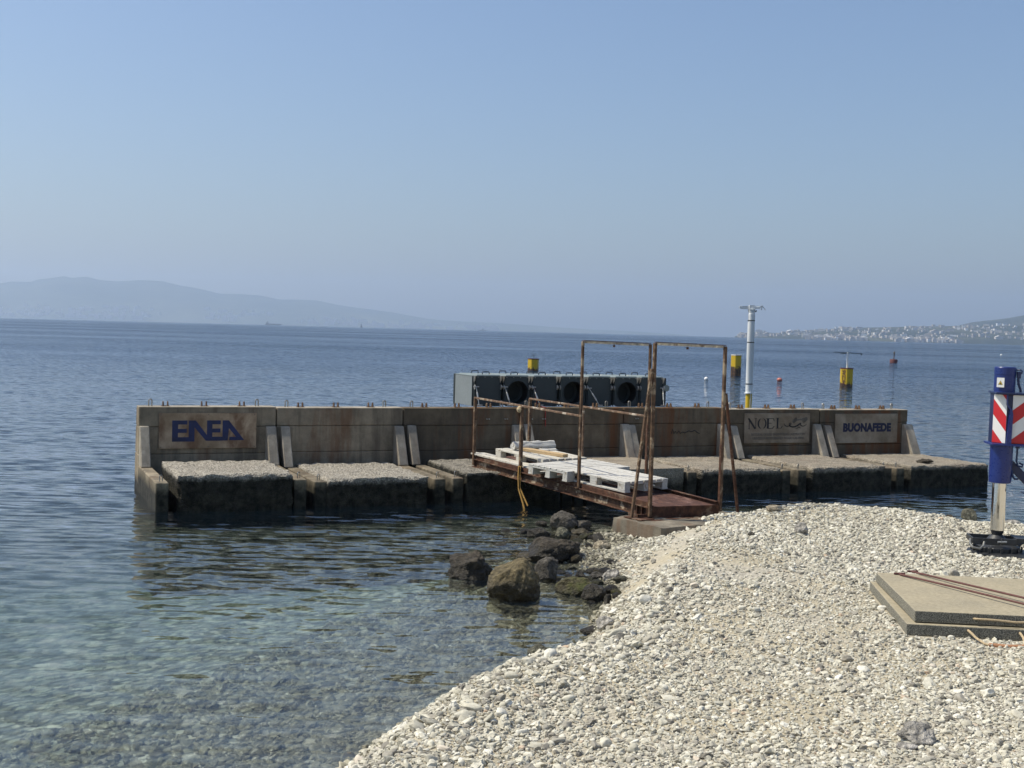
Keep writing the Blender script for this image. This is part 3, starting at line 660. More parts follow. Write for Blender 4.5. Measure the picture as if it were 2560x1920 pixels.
def rib_mb(x0, x1, ztop, zfoot, bfoot=0.36):
    # sloping buttress: narrow at the top, deep at the foot; local y = away from camera
    t, f = 0.075, bfoot
    sec = [(0.0, zfoot), (-f, zfoot), (-f, zfoot + 0.02), (-t, ztop), (0.0, ztop)]
    n = len(sec); sh = 0.0
    vs = [Vector((x, y, z)) for x in (x0, x1) for y, z in sec]
    return MB().add(vs, [tuple(range(n)), tuple(range(2 * n - 1, n - 1, -1))] + [(i, i + n, (i + 1) % n + n, (i + 1) % n) for i in range(n)])

JA = [0.0, 2.05, 4.093, 6.123, 8.075, 10.13, 12.174, 14.225]
ZT = [1.250, 1.236, 1.232, 1.236, 1.236, 1.214, 1.203]
ZB = [0.485, 0.395, 0.43, 0.42, 0.40, 0.40, 0.388]
ZE = [0.395, 0.355, 0.36, 0.37, 0.36, 0.36, 0.35]
LB = [0.0, 0.10, 0.10, 0.10, 0.10, 0.12, 0.12]
BX = [(0.29, 1.84), (0.27, 1.76), (0.31, 1.84), (0.31, 2.02), (0.33, 1.84), (0.37, 1.86), (0.40, 2.13)]
BB = [0.42, 0.16, 0.24, 0.06, 0.06, 0.10, 0.10]
FR = [2.12, 2.12, 2.10, 1.95, 2.06, 2.10, 2.06]
LABELS = [
    'leftmost concrete caisson, blue ENEA sign on its back wall and open water at its side',
    'bare concrete caisson with a rough pale block, just right of the ENEA one',
    'rust-streaked caisson on whose rough block the seaward end of the gangway rests',
    'caisson with a smooth tan slab, behind the white pallets of the gangway',
    'caisson with dark scrawled graffiti on its wall, behind the tall rusty frames',
    'caisson bearing the grey-beige NOEL sign with a wave drawing',
    'last caisson of the row at the right, with the BUONAFEDE sign',
]
CAI = []
for i in range(7):
    L = JA[i + 1] - JA[i] - 0.018
    x, y, _ = bw(JA[i], 0)
    c = thing('breakwater_caisson', LABELS[i], 'caisson', (x, y, 0), (0, 0, ANG), 'caissons of the breakwater'); CAI.append(c)
    mt_ = 'concrete_rust' if i >= 2 else 'concrete'
    zt = ZT[i]; jz = random.uniform(-0.01, 0.01)
    # wall cast in three lifts with slightly offset faces
    w = MB()
    for k, (z0, z1, off) in enumerate(((-1.6, 0.555 + jz, 0.0), (0.555 + jz, 0.965 + jz, 0.004), (0.965 + jz, zt, -0.003))):
        yb0 = 0.33 + (zt - z0) * 0.17 if z0 > 0 else 0.62; yb1 = 0.33 + (zt - z1) * 0.17
        w.hexa([(0, off, z0), (L, off, z0), (L, yb0, z0), (0, yb0, z0), (0, off, z1 - 0.004), (L, off, z1 - 0.004), (L, yb1, z1 - 0.004), (0, yb1, z1 - 0.004)])
    part('back_wall', w, mt_, c, 0.010)
    part('coping', MB().box(-0.001, L + 0.001, -0.006, 0.335, zt - 0.004, zt + 0.008), 'concrete_light' if i not in (2, 3, 4) else 'concrete_rust', c, 0.006)
    # buttresses and the side walls running forward under them
    rl = (LB[i] if i else 0.0) * (0.5 if i > 4 else 0.45); rr = 1.875 if i < 6 else 1.90
    for k, x0 in enumerate((rl + 0.005, rr)):
        bx = 0.14 if x0 < 1 else (0.15 if i < 6 else 0.2)
        b_ = part('buttress', rib_mb(x0, x0 + bx, zt - 0.275 + random.uniform(-.015, .015), ZE[i] - 0.005), 'concrete_light', c, 0.012)
    for x0 in (LB[i], 1.862):
        if x0 > 1 and BX[i][1] > 1.9: continue
        f = FR[i] - random.uniform(0.0, 0.06) + (0.02 if i == 0 and x0 < 1 else 0)
        wd = 0.168
        sm = MB().hexa([(x0, -f, -1.5), (x0 + wd, -f, -1.5), (x0 + wd, 0.0, -1.5), (x0, 0.0, -1.5), (x0, -f, ZE[i]), (x0 + wd, -f, ZE[i]), (x0 + wd, 0.0, ZE[i] - 0.004), (x0, 0.0, ZE[i] - 0.004)])
        part('side_wall', sm, 'concrete_side', c, 0.012)
        part('lifting_loop', loop_mb(x0 + wd / 2, -f + 0.13, ZE[i], 0.05, 0.085, 0.007, (0.8, 0.6)), 'galv_loop', c, smooth=True)
    bm_ = ('aggregate', 'aggregate_low', 'aggregate', 'slab_smooth', 'aggregate_worn', 'aggregate_worn', 'aggregate_worn')[i]
    part('ballast_block', rough_block(BX[i][0], BX[i][1], -FR[i], -BB[i], -1.5, ZB[i], 3.7 * i + 1, 0.045 if i != 3 else 0.09, 0.020 if i < 3 else (0.004 if i == 3 else 0.012), 0.065 if i < 3 else (0.012 if i == 3 else 0.045)), bm_, c, smooth=True)
    # gear on the coping: three pairs of lugs, two lifting loops
    for fx in (0.195, 0.475, 0.755):
        part('lug', lug_mb(fx * L, 0.15, zt + 0.008), 'rust_post', c, 0.003)
    for fx in (0.088, 0.87):
        part('lifting_loop', loop_mb(fx * L, 0.16, zt + 0.008, 0.05, 0.105, 0.0095, (0.95, 0.3)), 'galv_loop', c, smooth=True)
    if i in (2, 3, 4):
        for fx in ((0.72, 0.88) if i == 2 else (0.10, 0.22) if i == 3 else (0.12, 0.2)):
            for q in (-0.02, 0.02):
                part('anchor_bolt', MB().tube([(fx * L + q, 0.0, 1.06), (fx * L + q, -0.035, 1.06)], 0.009, 8), 'galv', c)

# signs on the back walls
def flat_poly(poly, holes=(), y=0.0, depth=0.004):
    return MB().prism(poly, y - depth, y)
def sign(ci, a0, a1, z0, z1, mat):
    x0 = a0 - JA[ci]; x1 = a1 - JA[ci]
    s = part('sign_panel', MB().box(x0, x1, -0.024, -0.0035, z0, z1), mat, CAI[ci], 0.002)
    for bx_ in (x0 + 0.03, (x0 + x1) / 2, x1 - 0.03):
        for bz in (z0 + 0.025, z1 - 0.025):
            part('bolt', MB().tube([(bx_, -0.024, bz), (bx_, -0.031, bz)], 0.007, 8), 'grey_print', s)
    return s, x0, x1
s, x0, x1 = sign(0, 0.287, 1.732, 0.632, 1.167, 'sign_beige')
ux = lambda q: x0 + (q - 425) / (1765 - 425) * (x1 - x0)
uz = lambda q: 1.167 - (q - 172) / (668 - 172) * (1.167 - 0.632)
def letter(polys, sgn, mat):
    m = MB()
    for p in polys: m.prism([(ux(a), uz(b)) for a, b in p], -0.0275, -0.0235)
    part('lettering', m, mat, sgn)
def R4(a, b, c, d): return [(a, b), (c, b), (c, d), (a, d)]
letter([R4(602, 276, 682, 570), R4(682, 276, 806, 332), R4(682, 393, 800, 448), R4(682, 508, 826, 570)], s, 'blue_print')
letter([R4(826, 276, 905, 570), [(905, 276), (922, 276), (1076, 480), (1076, 560), (1062, 560), (905, 372)]], s, 'blue_print')
letter([R4(1076, 276, 1150, 562), R4(1150, 276, 1264, 330), R4(1150, 390, 1262, 446), R4(1150, 505, 1290, 562)], s, 'blue_print')
letter([[(1290, 276), (1378, 276), (1378, 392), (1364, 560), (1290, 560)], [(1378, 276), (1594, 556), (1480, 509), (1378, 385)], [(1386, 509), (1480, 509), (1594, 556), (1384, 556)]], s, 'blue_print')

def put_text(sgn, body, xc, zc, size, mat, bold=0.0, sx=1.0, spacing=1.0, sy=1.0):
    o = link('lettering', text_mesh(body, size, bold, 0.0015, spacing), mat, sgn, (xc, -0.0262, zc), (R(90), 0, 0)); o.scale = (sx, sy, 1); return o
s, x0, x1 = sign(6, 12.506, 13.955, 0.585, 1.136, 'sign_grey')
put_text(s, 'BUONAFEDE', (x0 + x1) / 2 + 0.01, 0.87, 0.205, 'navy_print', 0.0130, 0.90, 1.06)

s, x0, x1 = sign(5, 10.514, 11.935, 0.603, 1.150, 'sign_grey')
NX = lambda q: x0 + (q - 218) / (2005 - 218) * (x1 - x0)
NZ = lambda q: 1.150 - (q - 140) / (955 - 140) * (1.150 - 0.603)
def nrib(pts, w, name='lettering', mat='black_print'):
    m = MB(); N = len(pts)
    ws = w if isinstance(w, (list, tuple)) else [w] * N
    L_, R_ = [], []
    for i, p in enumerate(pts):
        a = Vector(pts[max(i - 1, 0)]); b = Vector(pts[min(i + 1, N - 1)]); d = (b - a).normalized(); n = Vector((-d.y, d.x)) * ws[i] / 2
        L_.append((p[0] + n.x, p[1] + n.y)); R_.append((p[0] - n.x, p[1] - n.y))
    for i in range(N - 1):
        m.prism([(NX(a), NZ(b)) for a, b in (L_[i], L_[i + 1], R_[i + 1], R_[i])], -0.0275, -0.0238)
    return m
def merge(*ms):
    o = MB()
    for m in ms: o.add(m.v, m.f)
    return o
def arc(cx_, cz_, rx, rz, a0, a1, n=14): return [(cx_ + rx * math.cos(R(a0 + (a1 - a0) * k / n)), cz_ + rz * math.sin(R(a0 + (a1 - a0) * k / n))) for k in range(n + 1)]
nb = lambda *q: nrib(*q)
part('lettering', merge(nb([(345, 285), (345, 560)], 14), nb([(325, 282), (505, 560)], 44), nb([(520, 278), (520, 560)], 14), nb([(318, 562), (375, 562)], 9), nb([(480, 278), (555, 278)], 9), nb([(300, 278), (345, 278)], 10)), 'black_print', s)
part('lettering', merge(nb(arc(690, 420, 102, 140, 285, 432), [8, 14, 22, 28, 32, 34, 35, 35, 35, 34, 32, 28, 22, 14, 8]), nb(arc(690, 420, 102, 140, 105, 252), [8, 14, 22, 28, 32, 34, 35, 35, 35, 34, 32, 28, 22, 14, 8])), 'black_print', s)
part('lettering', merge(nb([(848, 285), (848, 560)], 50), nb([(800, 286), (1000, 286)], 14), nb([(990, 286), (1018, 350)], 16), nb([(870, 412), (945, 412)], 16), nb([(850, 553), (985, 553)], 16), nb([(975, 553), (1022, 490)], 18)), 'black_print', s)
part('lettering', merge(nb([(1110, 272), (1110, 550)], 42), nb([(1062, 274), (1150, 274)], 10), nb([(1065, 550), (1215, 550)], 13), nb([(1205, 552), (1245, 490)], 16)), 'black_print', s)
part('wave_drawing', merge(nb([(1288, 420), (1300, 455), (1330, 488), (1375, 500), (1430, 490), (1470, 455), (1485, 420), (1462, 405), (1436, 425), (1432, 460), (1460, 500), (1520, 518), (1590, 512), (1660, 480), (1720, 435), (1750, 410), (1742, 450), (1760, 485), (1810, 500), (1870, 480), (1915, 440)], [6, 14, 22, 24, 22, 18, 16, 14, 18, 26, 34, 36, 36, 38, 36, 22, 24, 24, 20, 14, 6]),
     nb([(1605, 568), (1650, 555), (1705, 515), (1730, 545), (1765, 548)], [6, 16, 20, 20, 6])), 'black_print', s)
hm = []
for k in range(7):
    hm.append(nb([(1500 + k * 20, 375 - k * 20), (1560 + k * 14, 415 - k * 16)], 7)); hm.append(nb([(1508 + k * 9, 362 + k * 8), (1612 + k * 9, 255 + k * 11)], 6))
    hm.append(nb([(1770 + k * 22, 340 - k * 14), (1835 + k * 18, 412 - k * 22)], 7)); hm.append(nb([(1790 + k * 9, 330 + k * 12), (1890 + k * 9, 238 + k * 12)], 6))
hm.append(nb([(1630, 330), (1700, 318), (1770, 312), (1820, 270)], [40, 34, 30, 20]))
part('wave_drawing', merge(*hm), 'grey_print', s)
put_text(s, 'NATURAL OCEAN ENGINEERING LABORATORY', (x0 + x1) / 2 + 0.03, NZ(720), 0.068, 'grey_print', 0.0008, 0.80)
put_text(s, 'UNIVERSITA\u0300 MEDITERRANEA REGGIO CALABRIA', (x0 + x1) / 2 + 0.03, NZ(822), 0.068, 'grey_print', 0.0008, 0.755)
# scrawl on the fifth wall
gm = MB(); gp = [(0.45, 0.80), (0.47, 0.88), (0.50, 0.80), (0.53, 0.84), (0.56, 0.80), (0.60, 0.85), (0.63, 0.80), (0.68, 0.83), (0.72, 0.81), (0.80, 0.85), (0.86, 0.83), (0.92, 0.86), (0.97, 0.82), (1.02, 0.80)]
gm.tube([(a + 0.5, 0.0005, b - 0.01) for a, b in gp], 0.007, 5)
part('graffiti_scrawl', gm, 'black_print', CAI[4])

# ------------------------------------------------------------------ dark turbine housing on the breakwater
bx_, by_, _ = bw(5.40, -0.36)
tb = thing('turbine_housing', 'long slate-grey steel housing with three round openings and rows of handles, on the breakwater wall', 'steel housing', (bx_, by_, 1.246), (0, 0, ANG))
BH = 0.511; BD_ = 0.90; PIT = 0.5215
for k in range(7):
    xa = k * PIT; xb = xa + PIT - 0.0015
    if k == 6: xb = xa + PIT + 0.055
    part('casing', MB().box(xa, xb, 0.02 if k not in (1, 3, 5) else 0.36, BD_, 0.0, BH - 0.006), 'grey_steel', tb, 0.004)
    p0, p1 = xa + 0.055, xa + 0.055 + 0.462
    if k in (1, 3, 5):
        m = MB(); n = 40; cx0 = (p0 + p1) / 2 + 0.01; cz0 = 0.24; rr_ = 0.196
        vin, vout = [], []
        for q in range(n):
            a = 2 * math.pi * (q + 0.5) / n; ca, sa = math.cos(a), math.sin(a); vin.append((cx0 + rr_ * ca, cz0 + rr_ * sa))
            tt = min(((p1 - cx0) if ca > 0 else (cx0 - p0)) / max(abs(ca), 1e-6), ((BH - 0.012 - cz0) if sa > 0 else cz0) / max(abs(sa), 1e-6))
            vout.append((cx0 + tt * ca, cz0 + tt * sa))
        vs = [(a, y, z) for y in (0.0, 0.022) for ring in (vout, vin) for a, z in ring]
        fs = []
        for q in range(n):
            r = (q + 1) % n
            fs += [(q, r, n + r, n + q), (2 * n + q, 3 * n + q, 3 * n + r, 2 * n + r), (n + q, n + r, 3 * n + r, 3 * n + q), (q, 2 * n + q, 2 * n + r, r)]
        for cc in ((p0, 0), (p1, 0), (p1, BH - 0.012), (p0, BH - 0.012)): pass
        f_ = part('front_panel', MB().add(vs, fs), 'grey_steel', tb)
        corners = MB()
        part('rim', MB().tube([(cx0 + rr_ * math.cos(2 * math.pi * q / 40), -0.004, cz0 + rr_ * math.sin(2 * math.pi * q / 40)) for q in range(40)], 0.008, 6, True), 'grey_steel', f_, smooth=True)
        part('duct', MB().add([(cx0 + rr_ * 0.995 * math.cos(2 * math.pi * q / 40), y, cz0 + rr_ * 0.995 * math.sin(2 * math.pi * q / 40)) for y in (0.01, 0.35) for q in range(40)], [(q, (q + 1) % 40, 40 + (q + 1) % 40, 40 + q) for q in range(40)] + [tuple(range(40, 80))]), 'black_inside', f_, smooth=True)
        part('duct_ring', MB().lathe([(0.196, 0), (0.196, 0.02), (0.15, 0.02), (0.15, 0)], 32, m=Matrix.Translation((cx0, 0.26, cz0)) @ Matrix.Rotation(R(90), 4, 'X')), 'grey_steel', f_)
    else:
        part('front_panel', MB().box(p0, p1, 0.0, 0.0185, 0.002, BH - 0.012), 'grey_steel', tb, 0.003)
    # flanges either side with half-round ears
    for xx in (xa + 0.028, xa + PIT - 0.022):
        part('flange', MB().box(xx - 0.004, xx + 0.004, -0.02, 0.0195, 0.002, BH - 0.004), 'grey_steel', tb, 0.001)
        ear = MB().lathe([(0.002, -0.005), (0.042, -0.005), (0.042, 0.005), (0.002, 0.005)], 20, m=Matrix.Translation((xx, -0.022, 0.325)) @ Matrix.Rotation(R(90), 4, 'Y'))
        part('shackle_ear', ear, 'galv', tb)
        g = MB().hexa([(xx - 0.012, -0.010, BH - 0.11), (xx + 0.004, -0.010, BH - 0.11), (xx + 0.004, 0.0, BH - 0.11), (xx - 0.012, 0.0, BH - 0.11), (xx - 0.016, -0.05, BH), (xx + 0.012, -0.05, BH), (xx + 0.012, 0.0, BH), (xx - 0.016, 0.0, BH)])
        part('gusset', g, 'galv', tb)
    lid = part('lid', MB().hexa([(xa + 0.06, 0.0, BH - 0.005), (xa + 0.50, 0.0, BH - 0.005), (xa + 0.50, BD_ - 0.03, BH - 0.005), (xa + 0.06, BD_ - 0.03, BH - 0.005), (xa + 0.075, 0.01, BH + 0.018), (xa + 0.485, 0.01, BH + 0.018), (xa + 0.485, BD_ - 0.05, BH + 0.018), (xa + 0.075, BD_ - 0.05, BH + 0.018)]), 'grey_steel_lid', tb, 0.003)
    part('deck_strip', MB().box(xa + 0.001, xa + 0.0585, 0.0, BD_, BH - 0.0055, BH + 0.004), 'grey_steel_lid', tb)
    for yy in (0.18, 0.70):
        hx = xa + 0.30
        pts = [(hx - 0.062, yy, BH + 0.010), (hx - 0.062, yy, BH + 0.05), (hx - 0.050, yy, BH + 0.062), (hx + 0.050, yy, BH + 0.062), (hx + 0.062, yy, BH + 0.05), (hx + 0.062, yy, BH + 0.010)]
        part('handle', MB().tube(pts, 0.0095, 8), 'handle_steel', lid, smooth=True)
    for q in range(4):
        part('bolt', MB().tube([(xa + 0.09 + q * 0.125, -0.004, BH - 0.02), (xa + 0.09 + q * 0.125, -0.010, BH - 0.02)], 0.006, 6), 'galv', tb)
    part('hook', MB().tube([(xa + 0.32, 0.05, BH + 0.015), (xa + 0.335, 0.05, BH + 0.04), (xa + 0.35, 0.05, BH + 0.045)], 0.006, 6), 'galv', tb)
for q in range(9):
    part('bolt', MB().tube([(-0.004, 0.06 + q * 0.095, BH - 0.02), (-0.010, 0.06 + q * 0.095, BH - 0.02)], 0.006, 6), 'galv', tb)
part('end_panel', MB().box(-0.0045, -0.0005, 0.03, BD_ - 0.06, 0.004, BH - 0.012), 'grey_steel_sunlit', tb)
part('end_post', MB().box(-0.012, 0.0, BD_ - 0.05, BD_ + 0.01, -0.01, BH), 'grey_steel', tb)
part('end_ear', MB().lathe([(0.002, -0.006), (0.06, -0.006), (0.06, 0.006), (0.002, 0.006)], 24, m=Matrix.Translation((7 * PIT + 0.062, 0.02, 0.325)) @ Matrix.Rotation(R(90), 4, 'X')), 'grey_steel_lid', tb)
for xs_, xe, zs, ze in ((0.045, 0.05, 0.33, 0.03), (0.565, 0.615, 0.33, 0.03), (1.085, 1.155, 0.33, 0.03), (2.14, 2.28, 0.32, 0.03), (3.60, 3.55, 0.33, 0.03)):
    pin = part('shackle', MB().tube([(xs_ - 0.05, -0.045, zs), (xs_ + 0.05, -0.045, zs)], 0.009, 8), 'galv', tb)
    a = Vector((xs_, -0.05, zs)); b = Vector((xe, -0.19, ze)); d = b - a
    tkl = part('turnbuckle', MB().tube([a, a + d * .3], 0.006, 6).tube([a + d * .28, a + d * .34, a + d * .7, a + d * .76], [0.006, 0.014, 0.014, 0.006], 8).tube([a + d * .74, b], 0.006, 6), 'galv', tb)
    part('shackle', MB().tube([b + Vector((-0.06, 0, 0)), b + Vector((0.06, 0, 0))], 0.009, 8), 'galv', tb)
o = part('lashing_strap', MB().bar(bw(6.50, -0.30, 1.56), bw(6.56, -0.30, 1.265), 0.022, 0.004).bar(bw(6.56, -0.30, 1.262), bw(6.575, 0.012, 1.252), 0.022, 0.004).bar(bw(6.575, 0.012, 1.252), bw(6.58, 0.02, 0.93), 0.022, 0.004), 'red_strap')
tag(o, 'thin red strap hanging from the grey housing down over the breakwater wall', 'strap')

# ------------------------------------------------------------------ gangway from the shore to the breakwater
GA = Vector((-0.571, 18.908, 0.43)); GB = Vector((1.754, 15.261, 0.25)); gd = GB - GA; GL = math.hypot(gd.x, gd.y)
GANG = math.atan2(gd.y, gd.x); GS = math.atan2(gd.z, GL)
gw = thing('gangway', 'rusty steel gangway with two tall gate frames sloping from the beach to the breakwater', 'gangway', GA, (0, 0, GANG))
# local axes: x along toward the shore, y to the far side; heights follow the slope
def gz(x): return -0.0416 * x
def g3(x, y, z): return (x, y, gz(x) + z)
def sl_box(x0, x1, y0, y1, z0, z1):
    return MB().hexa([g3(x0, y0, z0), g3(x1, y0, z0), g3(x1, y1, z0), g3(x0, y1, z0), g3(x0, y0, z1), g3(x1, y0, z1), g3(x1, y1, z1), g3(x0, y1, z1)])
GW = 1.0
for side, y0 in ((0, 0.0), (1, GW)):
    s_ = 1 if side == 0 else -1
    e_ = 0.16 if side else 0.0
    web = part('side_beam', sl_box(0.0, GL + e_, y0 + s_ * 0.022, y0 + s_ * 0.032, 0.011, 0.117), 'rust_web', gw)
    part('flange', sl_box(0.0, GL + e_, y0 - s_ * 0.02 if s_ > 0 else y0 + 0.02, y0 + s_ * 0.07, 0.117, 0.13), 'rust', web, 0.002) if s_ > 0 else part('flange', sl_box(0.0, GL + e_, y0 - 0.07, y0 + 0.02, 0.117, 0.13), 'rust', web, 0.002)
    part('flange', sl_box(0.0, GL + e_, min(y0 - s_ * 0.02, y0 + s_ * 0.07), max(y0 - s_ * 0.02, y0 + s_ * 0.07), 0.0, 0.011), 'rust', web, 0.002)
    part('kerb_angle', sl_box(0.02, GL + e_ - 0.02, y0 + (0.012 if s_ > 0 else -0.022), y0 + (0.022 if s_ > 0 else -0.012), 0.131, 0.185), 'rust', gw, 0.002)
    part('kerb_lip', sl_box(0.02, GL + e_ - 0.02, y0 + (0.0225 if s_ > 0 else -0.06), y0 + (0.06 if s_ > 0 else -0.0225), 0.178, 0.185), 'rust', gw)
    for k in range(3):
        xx = GL + e_ - 0.06 - 0.10 * k
        part('stiffener', sl_box(xx, xx + 0.008, min(y0 - s_ * 0.018, y0 + s_ * 0.0215), max(y0 - s_ * 0.018, y0 + s_ * 0.0215), 0.0115, 0.1165), 'rust', gw)
dk = MB()
N_ = 22
for i in range(N_):
    for j in range(6): pass
dk = MB().hexa([g3(0.0, 0.071, 0.131), g3(GL + 0.01, 0.071, 0.131), g3(GL + 0.15, GW - 0.071, 0.131), g3(0.0, GW - 0.071, 0.131), g3(0.0, 0.071, 0.142), g3(GL + 0.01, 0.071, 0.142), g3(GL + 0.15, GW - 0.071, 0.142), g3(0.0, GW - 0.071, 0.142)])
part('deck_plate', dk, 'rust_deck', gw)
part('end_plate', MB().hexa([g3(GL - 0.004, 0.03, -0.01), g3(GL + 0.004, 0.03, -0.01), g3(GL + 0.164, GW - 0.03, -0.01), g3(GL + 0.156, GW - 0.03, -0.01), g3(GL - 0.004, 0.03, 0.143), g3(GL + 0.004, 0.03, 0.143), g3(GL + 0.164, GW - 0.03, 0.143), g3(GL + 0.156, GW - 0.03, 0.143)]), 'rust', gw)
for k in range(4): part('cross_beam', sl_box(0.5 + k, 0.56 + k, 0.0335, GW - 0.0335, 0.03, 0.13), 'rust', gw)
# posts (local z measured from world height)
wz = lambda z: z - GA.z
def post(x, y, z0, z1, w, name='rail_post', mat='rust_post'):
    m = MB().bar((x, y, wz(z0)), (x, y, wz(z1)), w, 0.006, (0, 1, 0)).bar((x - w / 2 + 0.003, y + w / 2, wz(z0)), (x - w / 2 + 0.003, y + w / 2, wz(z1)), 0.006, w, (0, 1, 0))
    return part(name, m, mat, gw)
def sq_post(x, y, z0, z1, w, name, x1=None, y1=None, mat='rust_post'):
    return part(name, MB().bar((x, y, wz(z0)), (x if x1 is None else x1, y if y1 is None else y1, wz(z1)), w, w, (0, 1, 0)), mat, gw, 0.004)
sq_post(0.045, -0.005, 0.46, 1.486, 0.042, 'rail_post'); sq_post(1.355, -0.005, 0.46, 1.43, 0.045, 'rail_post')
sq_post(0.035, GW, 0.46, 1.466, 0.042, 'rail_post')
sq_post(1.47, GW, 0.46, 1.43, 0.03, 'rail_post', mat='rust_rail')
part('handrail', MB().bar((0.02, -0.006, wz(1.489)), (2.80, -0.006, wz(1.408)), 0.028, 0.028), 'rust_rail', gw, 0.004)
part('handrail', MB().bar((0.02, GW, wz(1.468)), (2.92, GW, wz(1.402)), 0.028, 0.028), 'rust_rail', gw, 0.004)
part('rope_knot', MB().lathe([(0.004, -0.05), (0.035, -0.035), (0.045, 0), (0.03, 0.035), (0.004, 0.05)], 10, (1.33, -0.03, wz(1.40))), 'rope', gw, smooth=True)
for (xn, xf, zt_, zb0, zb1) in ((2.81, 2.97, 2.408, 0.44, 0.44), (4.326, 4.47, 2.418, 0.27, 0.30)):
    w_ = 0.034 if xn < 4 else 0.040
    pn = sq_post(xn, -0.01, zb0, zt_, w_, 'gate_post')
    pf = sq_post(xf, GW + 0.01, zb1, zt_ - 0.02, w_, 'gate_post')
    part('sleeve', MB().box(-w_ / 2 - 0.006, -w_ / 2 - 0.001, -0.02, 0.02, 0, 1.15), 'rust_post', pn, 0.002, loc=(xn, -0.01, wz(zb0)))
    part('sleeve', MB().box(-0.02, 0.02, -w_ / 2 - 0.006, -w_ / 2 - 0.001, 0, 0.85), 'rust', pf, 0.002, loc=(xf, GW + 0.01, wz(zb1)))
    ln = part('gate_lintel', MB().bar((xn, -0.01, wz(zt_ + 0.012)), (xf, GW + 0.01, wz(zt_ - 0.008)), 0.045, 0.010), 'rust', gw)
    part('lintel_trim', MB().bar((xn - 0.012, 0.01, wz(zt_ - 0.010)), (xf - 0.012, GW - 0.01, wz(zt_ - 0.030)), 0.008, 0.030), 'rust_white', ln)
    part('lintel_tab', MB().box(-0.02, 0.02, -0.005, 0.005, -0.06, -0.03), 'rust', ln, loc=((xn + xf) / 2, 0.45, wz(zt_ - 0.01)))
# raking braces of the shore-end frame
def w2g(p):
    v = Vector(p) - GA; ca, sa = math.cos(-GANG), math.sin(-GANG); return Vector((v.x * ca - v.y * sa, v.x * sa + v.y * ca, v.z))
part('brace', MB().bar(w2g((1.515, 15.20, 0.262)), (4.326, -0.045, wz(2.10)), 0.034, 0.034, (1, 0, 0)), 'rust_post', gw, 0.003)
part('brace', MB().bar(w2g((2.99, 16.05, 0.16)), (4.47, GW + 0.045, wz(1.80)), 0.032, 0.032, (1, 0, 0)), 'rust', gw, 0.003)
part('foot_plate', MB().box(-0.17, 0.17, -0.10, 0.12, 0, 0.012), 'rust', gw, 0.002, loc=w2g((1.60, 15.20, 0.251)))
part('foot_frame', MB().box(GL - 0.24, GL - 0.03, -0.16, -0.145, wz(0.264), wz(0.30)).box(GL - 0.045, GL - 0.03, -0.16, 0.02, wz(0.264), wz(0.30)), 'rust', gw)

ft = thing('concrete_footing', 'weathered concrete block under the shore end of the gangway, half buried in pebbles', 'footing', (*(GA.xy + Vector((math.cos(GANG), math.sin(GANG))) * 4.0), 0.0), (0, 0, GANG))
part('block', rough_block(0.0, 0.95, -0.34, 1.35, -0.5, 0.248, 41, 0.06, 0.012, 0.03), 'concrete_foot', ft, smooth=True)
part('rust_bed', rough_block(0.12, 0.5, -0.24, 1.1, 0.240, 0.2495, 12, 0.06, 0.001, 0.004), 'rust', ft)

# pallets and loose boards on the deck
def make_pallet(label, mat, boards=7, L=1.2, Wd=0.8):
    p = thing('wooden_pallet', label, 'pallet', group='pallets laid on the gangway')
    bw_ = Wd / boards * 0.84
    for k in range(boards):
        yy = -Wd / 2 + bw_ / 2 + (Wd - bw_) * k / (boards - 1)
        part('top_board', MB().box(-L / 2, L / 2, yy - bw_ / 2, yy + bw_ / 2, 0.122, 0.142 + random.uniform(-.001, .003)), mat, p, 0.002)
    for xx in (-L / 2 + 0.072, 0, L / 2 - 0.072):
        part('cross_board', MB().box(xx - 0.07, xx + 0.07, -Wd / 2, Wd / 2, 0.100, 0.1215), mat, p, 0.002)
        for yy in (-Wd / 2 + 0.05, 0, Wd / 2 - 0.05):
            part('block', MB().box(xx - 0.068, xx + 0.068, yy - 0.048, yy + 0.048, 0.0222, 0.0995), mat, p, 0.003)
    for yy in (-Wd / 2 + 0.05, 0, Wd / 2 - 0.05):
        part('bottom_board', MB().box(-L / 2, L / 2, yy - 0.05, yy + 0.05, 0.0, 0.022), mat, p, 0.002)
    return p
GQ = Matrix.Translation(GA) @ Matrix.Rotation(GANG, 4, 'Z') @ Matrix.Rotation(math.atan(0.0416), 4, 'Y')
def on_deck(o, x, y, rz, h=0.1875, rx=0.0, ry=0.0):
    o.matrix_world = GQ @ Matrix.Translation((x, y, h)) @ Matrix.Rotation(rz, 4, 'Z') @ Matrix.Rotation(ry, 4, 'Y') @ Matrix.Rotation(rx, 4, 'X')
PAL = [('white pallet nearest the beach end, its plank ends facing the shore', 'white_wood', 2.985, 0.47, R(9), 0.1875),
       ('white pallet lying crosswise on the gangway, one corner jutting over its side', 'white_wood', 2.17, 0.42, R(97), 0.1875),
       ('worn flaky pallet under the tan plank and the white roll', 'grey_wood', 1.02, 0.50, R(3), 0.1875),
       ('worn flaky pallet at the seaward end of the gangway, beside the first handrail post', 'grey_wood', 0.58, 0.42, R(-2), 0.1875)]
p0 = make_pallet(PAL[0][0], 'white_wood'); p2 = make_pallet(PAL[2][0], 'grey_wood', 6)
p1 = copy_tree(p0); p1['label'] = PAL[1][0]
on_deck(p0, 2.96, 0.47, R(7)); on_deck(p1, 2.17, 0.44, R(98), 0.188)
on_deck(p2, 0.98, 0.58, R(3), 0.1885)
bpy.context.view_layer.update()
wb = tag(part('white_board', rough_block(-0.85, 0.85, -0.055, 0.055, 0, 0.024, 5, 0.12, 0.002, 0.003), 'grey_wood'), 'long flaky white board along the near edge of the gangway', 'board', 'loose boards on the gangway')
